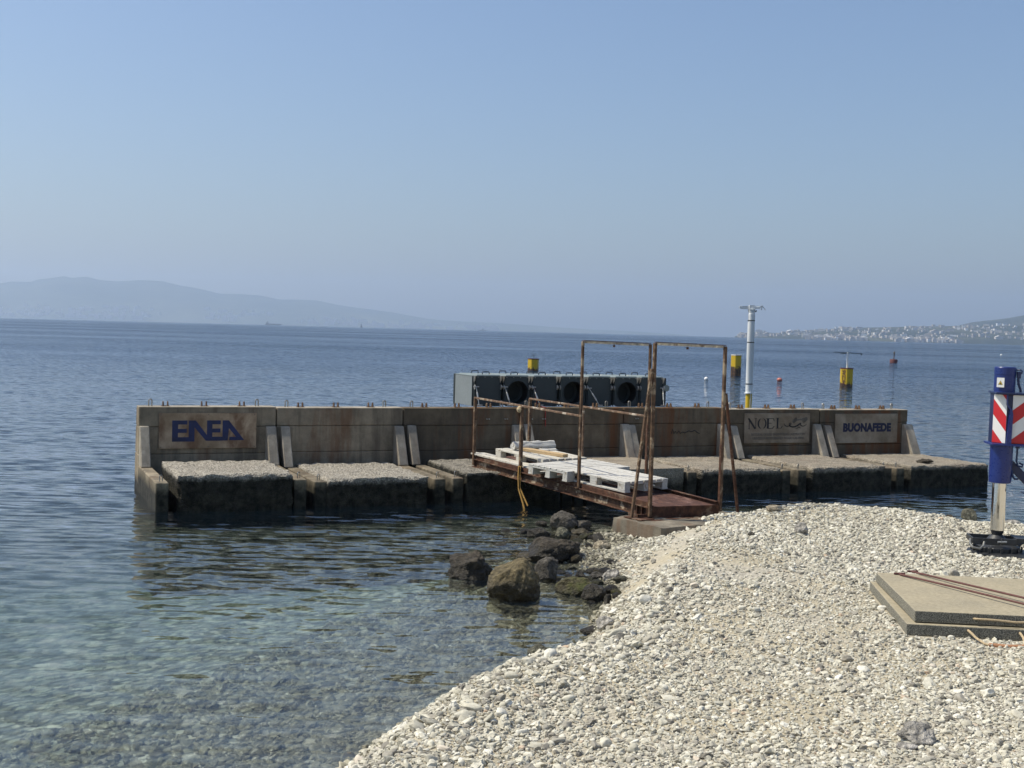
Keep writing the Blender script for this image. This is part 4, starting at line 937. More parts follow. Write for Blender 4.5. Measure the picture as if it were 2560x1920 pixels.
on_deck(wb, 0.80, 0.075, R(2.5), 0.188)
wb2 = tag(wb.copy(), 'second long white board, just inside the one at the gangway edge', 'board', 'loose boards on the gangway'); COL.objects.link(wb2); on_deck(wb2, 0.72, 0.20, R(-1.5), 0.188, 0, R(-1.2))
pk = tag(part('plank', MB().box(-0.42, 0.42, -0.06, 0.06, 0, 0.045), 'raw_wood', None, 0.004), 'tan sawn plank lying across the worn pallet', 'plank'); on_deck(pk, 1.08, 0.56, R(17), 0.334)
rl_ = MB()
for k in range(3):
    pts = [(-0.36 + 0.72 * q / 10, 0.008 * math.sin(q * 1.3 + k), 0.055 + 0.004 * math.sin(q * 2.1 + k)) for q in range(11)]
    rl_.tube([(p[0], p[1] + (0.03, -0.03, 0)[k], p[2] + (0, 0, 0.035)[k]) for p in pts], [0.03 + 0.012 * math.sin(q * 1.7 + k * 2) * 0.4 + 0.012 for q in range(11)], 10)
rl_.add(*(lambda m: (m.v, m.f))(MB().hexa([(0.05, -0.16, 0.0), (0.36, -0.13, 0.0), (0.36, 0.02, 0.0), (0.05, 0.02, 0.0), (0.06, -0.15, 0.012), (0.34, -0.12, 0.015), (0.36, 0.0, 0.05), (0.05, 0.0, 0.05)])))
ro = tag(part('rolled_sheet', rl_, 'white_wood', None, 0, True), 'rolled white sheet lying across the far end of the worn pallet', 'roll'); on_deck(ro, 0.66, 0.66, R(88), 0.334)
tg = tag(part('steel_plate', MB().prism([(-0.17, -0.05), (0.16, -0.09), (0.16, 0.10), (-0.02, 0.08)], 0, 0.008, Matrix.Rotation(R(90), 4, 'X')), 'white_wood'), 'thin pale plate sticking out of the seaward end of the gangway deck', 'plate'); on_deck(tg, -0.03, 0.08, 0, 0.196)
# ochre webbing hung round a handrail post
yr = MB()
for k in range(4):
    dy = -0.030 - 0.010 * (k % 3); dx = (k - 1.5) * 0.014
    yr.bar((1.36 + dx, dy, 0.21), (1.365 + dx * 1.3, dy - 0.004, 0.05), 0.020, 0.005, (0, 1, 0)).bar((1.365 + dx * 1.3, dy - 0.004, 0.055), (1.385 + dx, dy, -0.12), 0.020, 0.005, (0, 1, 0))
    yr.bar((1.385 + dx, dy, -0.11), (1.54 + dx * 2.6, dy + 0.02, -0.30 - 0.025 * ((k * 2) % 5)), 0.030, 0.005, (0, 1, 0))
    yr.bar((1.36 + dx, dy, 0.205), (1.35, 0.03, 0.225), 0.020, 0.005)
yr.tube([(1.49, -0.03, -0.33), (1.55, -0.03, -0.42), (1.60, -0.03, -0.455)], 0.006, 6)
yo = tag(part('webbing_sling', yr, 'yellow_rope', None), 'frayed ochre webbing sling hanging from a handrail post over the gangway side', 'sling'); yo.matrix_world = GQ.copy()

# ------------------------------------------------------------------ piles, pole and buoys out in the water
def at_z(px, py, z):
    d = ray_dir(px, py); k = (z - EYE) / d.z; return Vector((d.x * k, d.y * k, z))
def at_y(px, py, y):
    d = ray_dir(px, py); k = y / d.y; return Vector((d.x * k, y, EYE + d.z * k))
def pile(px, py, dist, rad, h, label, rot):
    p = at_y(px, py, dist); t_ = thing('steel_pile', label, 'pile', (p.x, p.y, 0), (0, 0, rot), 'yellow steel piles in the sea')
    vs = [(rad * math.cos(2 * math.pi * k / 6), rad * math.sin(2 * math.pi * k / 6), z) for z in (-6, h) for k in range(6)]
    part('shaft', MB().add(vs, [tuple(range(5, -1, -1)), tuple(range(6, 12))] + [(k, (k + 1) % 6, 6 + (k + 1) % 6, 6 + k) for k in range(6)]), 'pile_rusty' if h > 1.3 else 'pile_yellow', t_, 0.03)
    part('cap_rim', MB().add([(r_ * rad * math.cos(2 * math.pi * k / 6), r_ * rad * math.sin(2 * math.pi * k / 6), z) for r_, z in ((1.03, h - .03), (1.03, h + .025), (.9, h + .025), (.9, h - .03)) for k in range(6)], [(a * 6 + k, a * 6 + (k + 1) % 6, ((a + 1) % 4) * 6 + (k + 1) % 6, ((a + 1) % 4) * 6 + k) for a in range(4) for k in range(6)]), 'maroon_paint' if h < 1.05 else 'white_paint', t_)
    return t_
pa = pile(2116, 945, 66.5, 0.365, 0.99, 'yellow pile with a thin mast and crossbar on top, painted letters on its side', R(22))
part('mast', MB().tube([(0.02, 0, 0.98), (0.02, 0, 1.86)], 0.045, 10), 'white_paint', pa)
part('crossbar', MB().bar((-0.72, 0, 1.845), (0.78, 0, 1.80), 0.05, 0.035).box(0.72, 0.78, -0.03, 0.03, 1.72, 1.82).tube([(-0.40, -.1, 1.76), (-.05, -.02, 1.80)], 0.02, 6), 'grey_steel', pa, rot=(0, 0, R(-22)))
ltm = text_mesh('HCZAS', 0.24, 0.006, 0.002)
lo = link('lettering', ltm, 'maroon_paint', pa, (-0.262 * 0.0, 0, 0))
fa = R(240 + 0); 
lo.matrix_local = Matrix.Rotation(R(210), 4, 'Z') @ Matrix.Translation((0.365 * 0.866 + 0.012, 0.0, 0.52)) @ Matrix.Rotation(R(90), 4, 'Z') @ Matrix.Rotation(R(90), 4, 'X') @ Matrix.Rotation(R(90), 4, 'Z')
pile(1840, 915, 80, 0.365, 1.36, 'tall yellow pile with a rust-eaten foot, left of the white pole', R(14))
pc = pile(1333, 915, 79, 0.365, 0.78, 'yellow pile with loose wires on its top, behind the dark housing', R(12))
part('wire', MB().tube([(0, 0, .78), (0.02, 0, 1.0), (-.05, 0, 1.15)], 0.015, 6).tube([(0.02, 0, .9), (.12, 0, 1.1)], 0.012, 6).tube([(0.02, 0, 1.0), (-.12, 0, 1.05)], 0.012, 6), 'handle_steel', pc)

pp = at_y(1875, 900, 38)
wp = thing('instrument_pole', 'tall white pole with black straps, a yellow foot and a white instrument frame on top', 'pole', (pp.x, pp.y, 0))
part('foot', MB().lathe([(0.098, -3), (0.098, 0.80)], 24), 'pile_yellow', wp, smooth=True)
part('collar', MB().lathe([(0.135, 0.795), (0.135, 0.825)], 24), 'white_paint', wp)
part('shaft', MB().lathe([(0.106, 0.825), (0.106, 1.85), (0.109, 1.86), (0.107, 3.23), (0.098, 3.24), (0.098, 3.33), (0.115, 3.37)], 28), 'white_paint', wp, smooth=True)
for zz in (1.09, 2.365, 3.03): part('strap', MB().lathe([(0.111, zz - 0.014), (0.112, zz + 0.014)], 28), 'black_rubber', wp)
part('cable', MB().tube([(0.03, -0.112, 0.82), (0.03, -0.112, 0.3), (0.04, -0.108, -.2)], 0.008, 6), 'white_paint', wp)
hd = part('instrument_frame', MB().bar((-0.38, 0, 3.44), (0.34, 0, 3.46), 0.045, 0.045).bar((-0.28, 0.25, 3.46), (0.3, 0.25, 3.46), 0.04, 0.04).bar((-.36, 0.0, 3.40), (-.1, 0, 3.40), 0.05, 0.05).bar((.02, -.05, 3.41), (.24, -.05, 3.42), 0.055, 0.055).bar((-.34, 0, 3.44), (-.25, .25, 3.46), 0.02, 0.02).bar((.34, 0, 3.46), (.3, .25, 3.46), 0.02, 0.02).box(-.08, .08, -.06, .06, 3.37, 3.50), 'white_paint', wp)
part('bracket', MB().bar((.30, 0, 3.36), (.31, 0, 3.50), .022, .022).bar((.31, 0, 3.50), (.42, 0, 3.36), .018, .018).bar((-.12, -.1, 3.30), (-.13, -.1, 3.42), .015, .015), 'galv', wp)
part('clamp', MB().tube([(.1, -.06, 3.3), (.14, -.06, 3.34)], .02, 8), 'handle_steel', wp)

def ball(px, py, dist, r, sx, sz, name, label, mat, lean=0):
    p = at_y(px, py, dist); t_ = thing(name, label, 'buoy', (p.x, p.y, 0), (0, R(lean), 0))
    part('float_body', MB().lathe([(r * sx * math.cos(a), r * sz * math.sin(a) + r * .55) for a in [R(q) for q in range(-88, 89, 11)]], 20), mat, t_, smooth=True)
    part('ring', MB().tube([(0, 0, r * (sz + .45)), (0.01, 0, r * (sz + .62))], r * .12, 8), mat, t_); return t_
ball(1765, 946, 71, 0.125, 0.95, 0.95, 'mooring_buoy', 'small white float on the water, seen through the tall rusty frame', 'white_plastic', 12)
ball(1948, 950, 72.5, 0.14, 1.15, 0.9, 'mooring_buoy', 'small faded red float on the water between the yellow piles', 'pink_plastic', 15)
ball(2503, 887, 270, 0.22, 1.0, 0.8, 'mooring_buoy', 'farthest tiny white float near the right edge', 'white_plastic', 0)
p = at_y(2234, 902, 142); nb_ = thing('drum_buoy', 'dark red drum buoy with a short mast, far out to the right', 'buoy', (p.x, p.y, 0), (0, R(2), 0))
part('drum', MB().lathe([(.3, -.3), (.42, -.25), (.44, .36), (.40, .44), (.05, .46)], 24), 'maroon_paint', nb_, smooth=True)
part('mast', MB().tube([(0, 0, .45), (.02, 0, 1.05)], .05, 8), 'rust', nb_); part('lantern', MB().lathe([(.09, 1.03), (.1, 1.22), (.05, 1.34)], 12), 'grey_print', nb_)

# ships far out
p = at_y(684, 810, 6000); sh = thing('cargo_ship', 'long low grey cargo ship far out on the horizon', 'ship', (p.x, p.y, 0), (0, 0, R(3)))
part('hull', MB().prism([(-42, 5), (-36, -1), (38, -1), (41, 6), (30, 6), (-30, 5.2)], -6, 6), 'ship_grey', sh); part('superstructure', MB().box(-36, -22, -5, 5, 5, 11).box(-34, -26, -4, 4, 11, 13.5), 'ship_grey', sh)
part('funnel', MB().box(-30, -26, -1.5, 1.5, 13.5, 19), 'ship_grey', sh); part('cargo_deck', MB().box(-20, 34, -5, 5, 5.4, 7.6), 'ship_grey', sh); part('mast', MB().box(-17.4, -16.6, -.4, .4, 5, 13), 'ship_grey', sh)
p = at_y(1206, 824, 7500); s2 = thing('cargo_ship', 'faint low ship near the end of the mountain', 'ship', (p.x, p.y, 0))
part('hull', MB().prism([(-26, 4), (-22, -1), (22, -1), (27, 5), (-18, 4)], -5, 5), 'ship_grey', s2); part('superstructure', MB().box(-4, 8, -4, 4, 4, 9), 'ship_grey', s2)
p = at_y(903.6, 815, 5000); sb = thing('sailing_boat', 'sailing boat with a tall dark sail on the horizon', 'boat', (p.x, p.y, 0))
part('hull', MB().prism([(-4.5, 1.2), (-3.5, -.5), (3.5, -.5), (5, 1.4)], -1.4, 1.4), 'ship_grey', sb); part('mast', MB().box(-.12, .12, -.12, .12, 1, 17.5), 'ship_grey', sb)
part('mainsail', MB().prism([(-0.2, 2.2), (-4.2, 2.4), (-0.3, 17)], -.1, .1), 'sail', sb); part('jib', MB().prism([(0.3, 2), (3.6, 1.6), (0.2, 15)], -.1, .1), 'sail', sb)

# ------------------------------------------------------------------ crane outrigger at the right
OX, OY = 5.06, 12.78; OZ = ground(OX, OY)
og = thing('crane_outrigger', 'blue crane outrigger leg with red and white striped panels and a chromed rod', 'outrigger', (OX, OY, 0), (0, R(0.6), R(-9)))
cyl = part('lower_cylinder', MB().lathe([(0.095, 1.085), (0.108, 1.09), (0.112, 1.13), (0.112, 1.475)], 36), 'blue_paint', og, smooth=True)
part('piston_rod', MB().lathe([(0.071, 0.595), (0.071, 1.10)], 40), 'chrome', og, smooth=True)
part('rod_foot', MB().lathe([(0.045, 0.53), (0.06, 0.57), (0.068, 0.597), (0.068, 0.600)], 28), 'black_steel', og, smooth=True)
up_ = part('upper_cylinder', MB().lathe([(0.105, 2.02), (0.105, 2.205), (0.108, 2.207), (0.108, 2.275), (0.10, 2.285), (0.01, 2.285)], 40), 'blue_paint', og, smooth=True, loc=(0.0, 0.02, 0))
part('bottom_flange', MB().box(-0.135, 1.35, -0.15, 0.22, 1.478, 1.50), 'blue_paint', og, 0.003)
part('top_flange', MB().box(-0.115, 1.35, -0.15, 0.22, 2.005, 2.025), 'dark_blue', og, 0.003)
bp = [(-0.098, -0.008), (0.006, -0.112), (1.33, -0.112), (1.33, 0.19), (-0.098, 0.19)]
part('beam_box', MB().add([(a, b, z) for z in (1.501, 2.004) for a, b in bp], [(4, 3, 2, 1, 0), (5, 6, 7, 8, 9)] + [(k, (k + 1) % 5, 5 + (k + 1) % 5, 5 + k) for k in range(5)]), 'dark_blue', og, 0.004)
# corner rail with an S-shaped outline between the two striped panels
part('corner_rail', MB().prism([(-0.005, 1.501), (0.045, 1.501), (0.05, 1.80), (0.042, 1.845), (0.012, 1.885), (-0.005, 1.91), (-0.008, 2.003), (-0.018, 2.003), (-0.016, 1.90), (0.0, 1.87), (0.018, 1.85)], -0.148, -0.1125, Matrix.Translation((0.012, 0, 0))), 'blue_paint', og)
def clip(poly, n, d):
    out = []
    for i in range(len(poly)):
        a, b = poly[i], poly[(i + 1) % len(poly)]; da = a[0] * n[0] + a[1] * n[1] - d; db = b[0] * n[0] + b[1] * n[1] - d
        if da >= 0: out.append(a)
        if (da >= 0) != (db >= 0):
            t_ = da / (da - db); out.append((a[0] + t_ * (b[0] - a[0]), a[1] + t_ * (b[1] - a[1])))
    return out
def striped(parent, w, h, slope, period, phase, name, mtx):
    p = part(name, MB().box(0, w, -0.004, 0, 0, h, mtx), 'white_foil', parent)
    th = math.atan(slope); n = (-math.sin(th), math.cos(th)); pr = period
    for k in range(-14, 15):
        d0 = phase + k * pr
        q = clip([(0.0, 0.0), (w, 0.0), (w, h), (0.0, h)], n, d0); q = clip(q, (-n[0], -n[1]), -(d0 + pr / 2)) if q else q
        if len(q) >= 3: part('stripe', MB().prism(q, -0.0055, -0.0042, mtx), 'red_foil', p)
    return p
fpan = striped(og, 1.27, 0.495, 0.82, 0.232, 0.146, 'front_panel', Matrix.Translation((0.06, -0.1135, 1.505)))
spn = striped(og, 0.150, 0.495, -1.12, 0.21, 0.192, 'end_panel', Matrix.Translation((-0.101, -0.0105, 1.505)) @ Matrix.Rotation(R(-45.0), 4, 'Z'))
for zz in (1.84, 1.645):
    part('lamp_hole', MB().lathe([(0.036 if zz > 1.7 else 0.055, -0.004), (0.036 if zz > 1.7 else 0.055, 0.004)], 20, m=Matrix.Translation((0.30, -0.124, zz)) @ Matrix.Rotation(R(90), 4, 'X')), 'black_rubber', og)
# warning sticker: white square with a yellow triangle, wrapped flat on the cylinder front-left
sm_ = Matrix.Translation((-0.062, -0.098 + 0.02, 2.075)) @ Matrix.Rotation(R(-33), 4, 'Z')
stk = part('warning_sticker', MB().box(-0.038, 0.038, -0.004, 0.0, 0, 0.098, sm_), 'white_foil', og)
part('triangle', MB().prism([(-0.024, 0.026), (0.024, 0.026), (0, 0.070)], -0.0052, -0.0042, sm_), 'black_print', stk)
part('triangle', MB().prism([(-0.019, 0.029), (0.019, 0.029), (0, 0.063)], -0.0062, -0.0054, sm_), 'yellow_sign', stk)
part('triangle', MB().prism([(-0.008, 0.031), (0.008, 0.031), (0.004, 0.045), (0, 0.052), (-0.005, 0.043)], -0.0070, -0.0064, sm_), 'black_print', stk)
part('hose', MB().tube([(0.10, 0.0, 2.255), (0.135, -0.03, 2.26), (0.155, -0.03, 2.245), (0.15, -0.03, 2.225), (0.12, -0.03, 2.215)], 0.008, 8).tube([(0.125, -0.03, 2.235), (0.12, -0.03, 2.16), (0.125, -0.03, 2.11), (0.145, -0.03, 2.06), (0.15, -0.03, 2.03)], 0.013, 8).box(0.105, 0.14, -0.05, -0.01, 2.175, 2.24), 'dark_blue', og, smooth=True)
part('hose', MB().tube([(0.15, -0.02, 1.478), (0.15, -0.02, 1.40), (0.145, -0.03, 1.32), (0.16, -0.04, 1.27), (0.20, -0.05, 1.265), (0.205, -0.05, 1.285), (0.17, -0.04, 1.305)], 0.010, 8).box(0.135, 0.168, -0.04, 0.0, 1.45, 1.478).tube([(0.105, -0.04, 1.22), (0.11, -0.06, 1.16), (0.135, -0.06, 1.135), (0.165, -0.05, 1.14)], 0.011, 8), 'dark_blue', og, smooth=True)
part('brace_arm', MB().bar((0.09, 0.03, 1.29), (0.40, 0.03, 0.99), 0.05, 0.085, (0.7, 0, 0.7)).box(0.23, 0.42, -0.05, 0.11, 0.985, 0.997), 'dark_blue', og, 0.004)
# the foot assembly
oz = OZ
br = part('foot_bracket', MB().box(-0.27, -0.01, -0.19, -0.175, 0.462, 0.528).box(-0.28, -0.265, -0.19, 0.12, 0.47, 0.528).box(0.0, 0.15, -0.205, -0.18, 0.47, 0.535).hexa([(0.15, -0.18, 0.47), (0.20, -0.18, 0.47), (0.20, 0.1, 0.47), (0.15, 0.1, 0.47), (0.15, -0.18, 0.54), (0.30, -0.14, 0.535), (0.30, 0.1, 0.535), (0.15, 0.1, 0.54)]).box(-0.265, 0.2, 0.08, 0.1, 0.47, 0.528), 'black_steel', og, 0.003)
part('handle_bar', MB().tube([(-0.285, -0.12, 0.50), (-0.305, -0.22, 0.47), (-0.29, -0.27, 0.44), (-0.22, -0.275, 0.43), (-0.18, -0.24, 0.455), (-0.165, -0.2, 0.49)], 0.012, 8), 'bare_handle', br, smooth=True)
part('pin', MB().tube([(-0.04, -0.22, 0.50), (0.05, -0.22, 0.505)], 0.010, 8), 'galv', br)
part('socket', MB().lathe([(0.10, 0.455), (0.10, 0.50), (0.06, 0.545), (0.01, 0.548)], 24), 'black_steel', br, smooth=True)
pl_ = part('float_plate', MB().lathe([(0.235, 0.375), (0.238, 0.432), (0.14, 0.458), (0.01, 0.46)], 10), 'black_steel', og, 0.004)
for k in range(14):
    a = 2 * math.pi * k / 14; part('lug', MB().box(-0.012, 0.012, 0.235, 0.252, 0.362, 0.44, Matrix.Rotation(a, 4, 'Z')), 'black_steel', pl_, 0.002)
gp_ = thing('ground_pad', 'flat black faceted pad on the pebbles under the outrigger foot', 'pad', (OX + 0.05, OY - 0.02, 0), (0, 0, R(8)))
part('plate', MB().lathe([(0.36, OZ + 0.004), (0.37, OZ + 0.016), (0.20, OZ + 0.034), (0.2, OZ + 0.036)], 8), 'black_steel', gp_)
part('hub', MB().lathe([(0.16, OZ + 0.03), (0.16, 0.375)], 24), 'black_steel', gp_)

# ------------------------------------------------------------------ stacked support slabs at the right
def slab(label, x, y, rz, w, d, z0, z1, hx):
    t_ = thing('support_slab', label, 'slab', (x, y, 0), (0, 0, rz), 'stacked support slabs')
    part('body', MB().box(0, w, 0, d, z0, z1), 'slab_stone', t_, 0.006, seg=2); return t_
def mat_slab():
    t = NT('pressed_slab'); v = t.coord('World'); n = t.noise(v, 160, 3, 0.7); n2 = t.noise(v, 3, 5, 0.6); n3 = t.noise(v, 30, 4, 0.6)
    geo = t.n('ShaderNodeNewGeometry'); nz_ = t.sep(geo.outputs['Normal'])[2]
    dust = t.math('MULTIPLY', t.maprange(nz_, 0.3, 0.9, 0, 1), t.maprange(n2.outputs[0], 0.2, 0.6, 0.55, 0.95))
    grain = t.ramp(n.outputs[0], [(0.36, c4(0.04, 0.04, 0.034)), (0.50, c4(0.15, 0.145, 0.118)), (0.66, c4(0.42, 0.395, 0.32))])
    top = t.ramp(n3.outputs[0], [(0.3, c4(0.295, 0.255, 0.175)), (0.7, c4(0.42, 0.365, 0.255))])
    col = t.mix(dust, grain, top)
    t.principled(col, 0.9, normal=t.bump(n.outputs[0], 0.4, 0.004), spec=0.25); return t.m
MAT['slab_stone'] = mat_slab()
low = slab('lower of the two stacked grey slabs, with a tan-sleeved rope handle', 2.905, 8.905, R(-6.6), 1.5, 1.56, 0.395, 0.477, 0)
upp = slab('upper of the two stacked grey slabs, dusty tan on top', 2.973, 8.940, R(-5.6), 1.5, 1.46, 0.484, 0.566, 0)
part('rope_handle', MB().tube([(0.43, -0.002, 0.452), (0.44, -0.05, 0.445), (0.46, -0.12, 0.425), (0.50, -0.19, 0.405), (0.54, -0.215, 0.402)], 0.009, 8).tube([(0.75, -0.21, 0.402), (0.78, -0.16, 0.42), (0.79, -0.08, 0.44), (0.79, 0, 0.452)], 0.009, 8), 'rope', low, smooth=True)
part('handle_sleeve', MB().tube([(0.52, -0.21, 0.404), (0.64, -0.228, 0.402), (0.765, -0.212, 0.404)], 0.015, 10), 'tan_hose', low, smooth=True)
part('rope_handle', MB().tube([(0.415, 0.004, 0.528), (0.43, -0.02, 0.531), (0.50, -0.03, 0.533), (0.58, -0.028, 0.530), (0.70, -0.03, 0.522), (0.80, -0.02, 0.525), (0.82, 0.004, 0.528)], 0.0075, 8), 'rope', upp, smooth=True)
rd1 = tag(part('steel_rod', MB().tube([(3.275, 10.28, 0.577), (3.52, 9.76, 0.59), (3.84, 9.10, 0.60), (4.1, 8.55, 0.60)], 0.0085, 8).tube([(3.24, 10.31, 0.576), (3.33, 10.31, 0.576)], 0.009, 8), 'rod_rust', None, 0, True), 'red-brown rod with a short crosspiece, the one starting nearer the slab corner', 'rod', 'thin rods lying on the upper slab')
rd2 = tag(part('steel_rod', MB().tube([(3.42, 10.42, 0.577), (3.62, 9.93, 0.592), (3.92, 9.31, 0.604), (4.2, 8.75, 0.61)], 0.0085, 8).tube([(3.39, 10.43, 0.576), (3.48, 10.43, 0.576)], 0.009, 8), 'rod_rust', None, 0, True), 'red-brown rod starting at the back edge of the upper slab', 'rod', 'thin rods lying on the upper slab')

# ------------------------------------------------------------------ boulders and single stones
def rock_mesh(seed, sx, sy, sz, planes=7, sub=4, nz=0.10, cut=0.80, peak=0.0):
    rg = random.Random(seed); bm = bmesh.new(); bmesh.ops.create_icosphere(bm, subdivisions=sub, radius=1.0)
    pl = []
    for k in range(planes):
        v = Vector((rg.gauss(0, 1), rg.gauss(0, 1), rg.gauss(0, 0.8))).normalized(); pl.append((v, rg.uniform(cut - 0.18, cut + 0.08)))
    for v in bm.verts:
        p = v.co.copy()
        for n, d in pl:
            e = p.dot(n) - d
            if e > 0: p -= n * e * 0.92
        q = p + Vector((seed * 1.3, seed * .7, 0))
        p *= 1 + nz * mnoise.fractal(q * 1.6, 0.7, 2.1, 7) + 0.018 * mnoise.fractal(q * 8, 0.8, 2.0, 3)
        k = 1 - peak * max(0.0, (p.z + 0.5) / 1.5)
        v.co = ((p.x * k + peak * 0.35 * p.z) * sx, p.y * k * sy, p.z * sz)
    me = bpy.data.meshes.new('rock'); bm.to_mesh(me); bm.free()
    me.polygons.foreach_set('use_smooth', [True] * len(me.polygons)); return me
def rock(name, x, y, w, h, mat, label, cat, seed, z=None, dep=None, sink=0.3, rz=0.0, cut=0.8, tilt=0.0, planes=7, nz=0.12, sub=5, peak=0.0):
    g = ground(x, y) if z is None else z
    dep = dep or w * 0.85
    o = link(name, rock_mesh(seed, w * 0.55, dep * 0.55, h * (1 + sink) * 0.55, planes, sub, nz, cut, peak), mat)
    o.location = (x, y + dep * 0.35, g + h * (1 + sink) * 0.5 - h * sink); o.rotation_euler = (R(tilt * .5), R(tilt), rz)
    return tag(o, label, cat)
BR = 'boulders at the water edge'
rock('boulder', 0.05, 11.53, 0.54, 0.36, 'rock_brown', 'large brown pointed boulder standing in the shallow water', 'boulder', 21, z=0.0, dep=0.6, sink=0.30, rz=0.0, cut=0.80, tilt=6, planes=9, nz=0.16, sub=5, peak=0.34)
rock('boulder', -0.37, 12.49, 0.48, 0.25, 'rock_dark', 'low dark boulder in the water left of the big pointed one', 'boulder', 5, z=0.0, sink=0.5, nz=0.2)
rock('boulder', 0.42, 12.5, 0.30, 0.20, 'rock_slate', 'grey angular rock just behind the big pointed boulder', 'boulder', 33, z=0.0, sink=0.4, rz=.7, cut=.65)
rock('boulder', 0.50, 13.55, 0.56, 0.24, 'rock_dark', 'long dark smooth rock where the pebbles meet the water', 'boulder', 14, z=0.0, sink=0.3, rz=.25, tilt=-8)
rock('boulder', 0.67, 11.86, 0.35, 0.14, 'rock_moss', 'oval rock with green moss on top', 'boulder', 27, z=0.0, sink=0.5, cut=.9, rz=.1)
rock('boulder', 0.83, 11.62, 0.23, 0.12, 'rock_dark', 'rounded brown rock touching the mossy one', 'boulder', 44, z=0.01, sink=0.4, cut=.95, rz=.3)
rock('boulder', 0.66, 15.65, 0.46, 0.22, 'rock_slate', 'flat-topped slate rock under the gangway, highest of its group', 'boulder', 61, z=0.0, sink=0.3, cut=.6, rz=.3, tilt=12)
rock('boulder', 0.37, 15.0, 0.26, 0.12, 'rock_dark', 'dark rock at the left foot of the slate rock', 'boulder', 72, z=0.0)
rock('boulder', 0.66, 15.1, 0.17, 0.12, 'rock_green', 'olive rounded rock below the slate rock', 'boulder', 83, z=0.0, cut=.9)
rock('boulder', 0.93, 15.7, 0.25, 0.13, 'rock_slate', 'grey wedge-shaped rock right of the slate rock', 'boulder', 94, z=0.0, cut=.6, tilt=-10)
rock('boulder', 0.91, 15.3, 0.27, 0.08, 'rock_brown', 'low brown rock between the olive rock and the footing', 'boulder', 105, z=0.0)
rock('boulder', 1.2, 15.35, 0.20, 0.06, 'rock_green', 'small greenish rock against the concrete footing', 'boulder', 116, z=0.02)
rock('boulder', 0.43, 16.0, 0.16, 0.06, 'rock_dark', 'low black rock barely above the water behind the dark one', 'boulder', 127, z=0.0)
rock('boulder', 0.1, 12.9, 0.30, 0.07, 'rock_dark', 'black rock awash between the two large boulders', 'boulder', 131, z=-0.01, nz=.2)
rock('boulder', 0.25, 13.6, 0.34, 0.06, 'rock_brown', 'brown weedy ledge awash beside the long dark rock', 'boulder', 133, z=-0.01, nz=.2)
rock('stone', 1.06, 12.5, 0.16, 0.11, 'rock_grey', 'light grey stone on the wet pebbles above the rocks', 'stone', 138, cut=.7)
rock('stone', 0.93, 12.65, 0.16, 0.07, 'rock_slate', 'mid-grey flat stone beside the light grey one', 'stone', 149)
rock('stone', 0.75, 12.55, 0.13, 0.09, 'rock_dark', 'dark wedge stone at the edge of the wet pebbles', 'stone', 150, z=0.0, cut=.6)
rock('stone', 1.08, 14.1, 0.18, 0.10, 'rock_tan', 'tan rounded stone among pebbles below the footing', 'stone', 161, cut=.95)
rock('stone', 0.71, 10.22, 0.16, 0.06, 'rock_dark', 'flat black stone at the water beside a white rock', 'stone', 172, z=0.02, cut=.55, rz=.4)
rock('stone', 0.80, 9.80, 0.14, 0.09, 'rock_pale', 'white angular rock on the pebble bank next to the flat black stone', 'stone', 183, cut=.65)
rock('stone', 0.25, 9.55, 0.15, 0.075, 'rock_green', 'single stone standing out of the water off the pebble bank', 'stone', 194, z=0.0, sink=.6)
rock('stone', 0.30, 11.28, 0.12, 0.03, 'rock_tan', 'orange-tan stone just under the water by the big boulder', 'stone', 205, z=-0.03)
rock('stone', 0.93, 11.28, 0.07, 0.12, 'rock_slate', 'narrow dark stone standing upright at the wet bank', 'stone', 216, z=0.02, cut=.6)
rock('boulder', 5.69, 15.15, 0.24, 0.155, 'rock_green', 'squared grey-green boulder on the beach crest beside the outrigger', 'boulder', 227, cut=.55, planes=10, sink=.15, nz=.05)
rock('stone', 6.11, 14.9, 0.18, 0.055, 'rock_grey', 'flat oval grey stone on the crest right of the chromed rod', 'stone', 238, cut=1.1)
rock('stone', 5.53, 15.45, 0.10, 0.05, 'rock_dark', 'small dark stone left of the squared boulder', 'stone', 249, cut=.95)
rock('stone', 3.30, 15.3, 0.22, 0.075, 'rock_tan', 'cream humped stone on the beach crest right of the gangway', 'stone', 250, cut=.9, rz=.5)
rock('stone', 3.18, 13.35, 0.15, 0.12, 'rock_grey', 'grey upright stone alone on the upper beach', 'stone', 261, cut=.75)
rock('stone', 2.2, 6.43, 0.22, 0.09, 'rock_grey', 'pitted grey chunk lying on the pebbles at the lower right', 'stone', 272, cut=.7, nz=.2)
rock('stone', 2.10, 6.33, 0.10, 0.025, 'rock_pale', 'flat white stone in front of the pitted grey chunk', 'stone', 283, cut=1.1)
rock('stone', 2.55, 12.9, 0.07, 0.05, 'rock_slate', 'small dark stone on the pale middle of the beach', 'stone', 285)
x, y, _ = bw(13.0, 1.25)
rock('debris', 7.30, 21.7, 0.24, 0.07, 'rock_dark', 'clump of dark debris on the last caisson slab', 'debris', 294, z=0.385, nz=.3)
for (a_, b_, w_, h_, m_, l_) in ((0.98, .22, .11, .08, 'rock_green', 'rounded stone lodged behind the block of the ENEA caisson'), (1.13, .2, .13, .06, 'rock_dark', 'dark lump beside the rounded stone under the ENEA sign')):
    x, y, _ = bw(a_, b_); rock('stone', x, y, w_, h_, m_, l_, 'stone', int(a_ * 100), z=0.40)

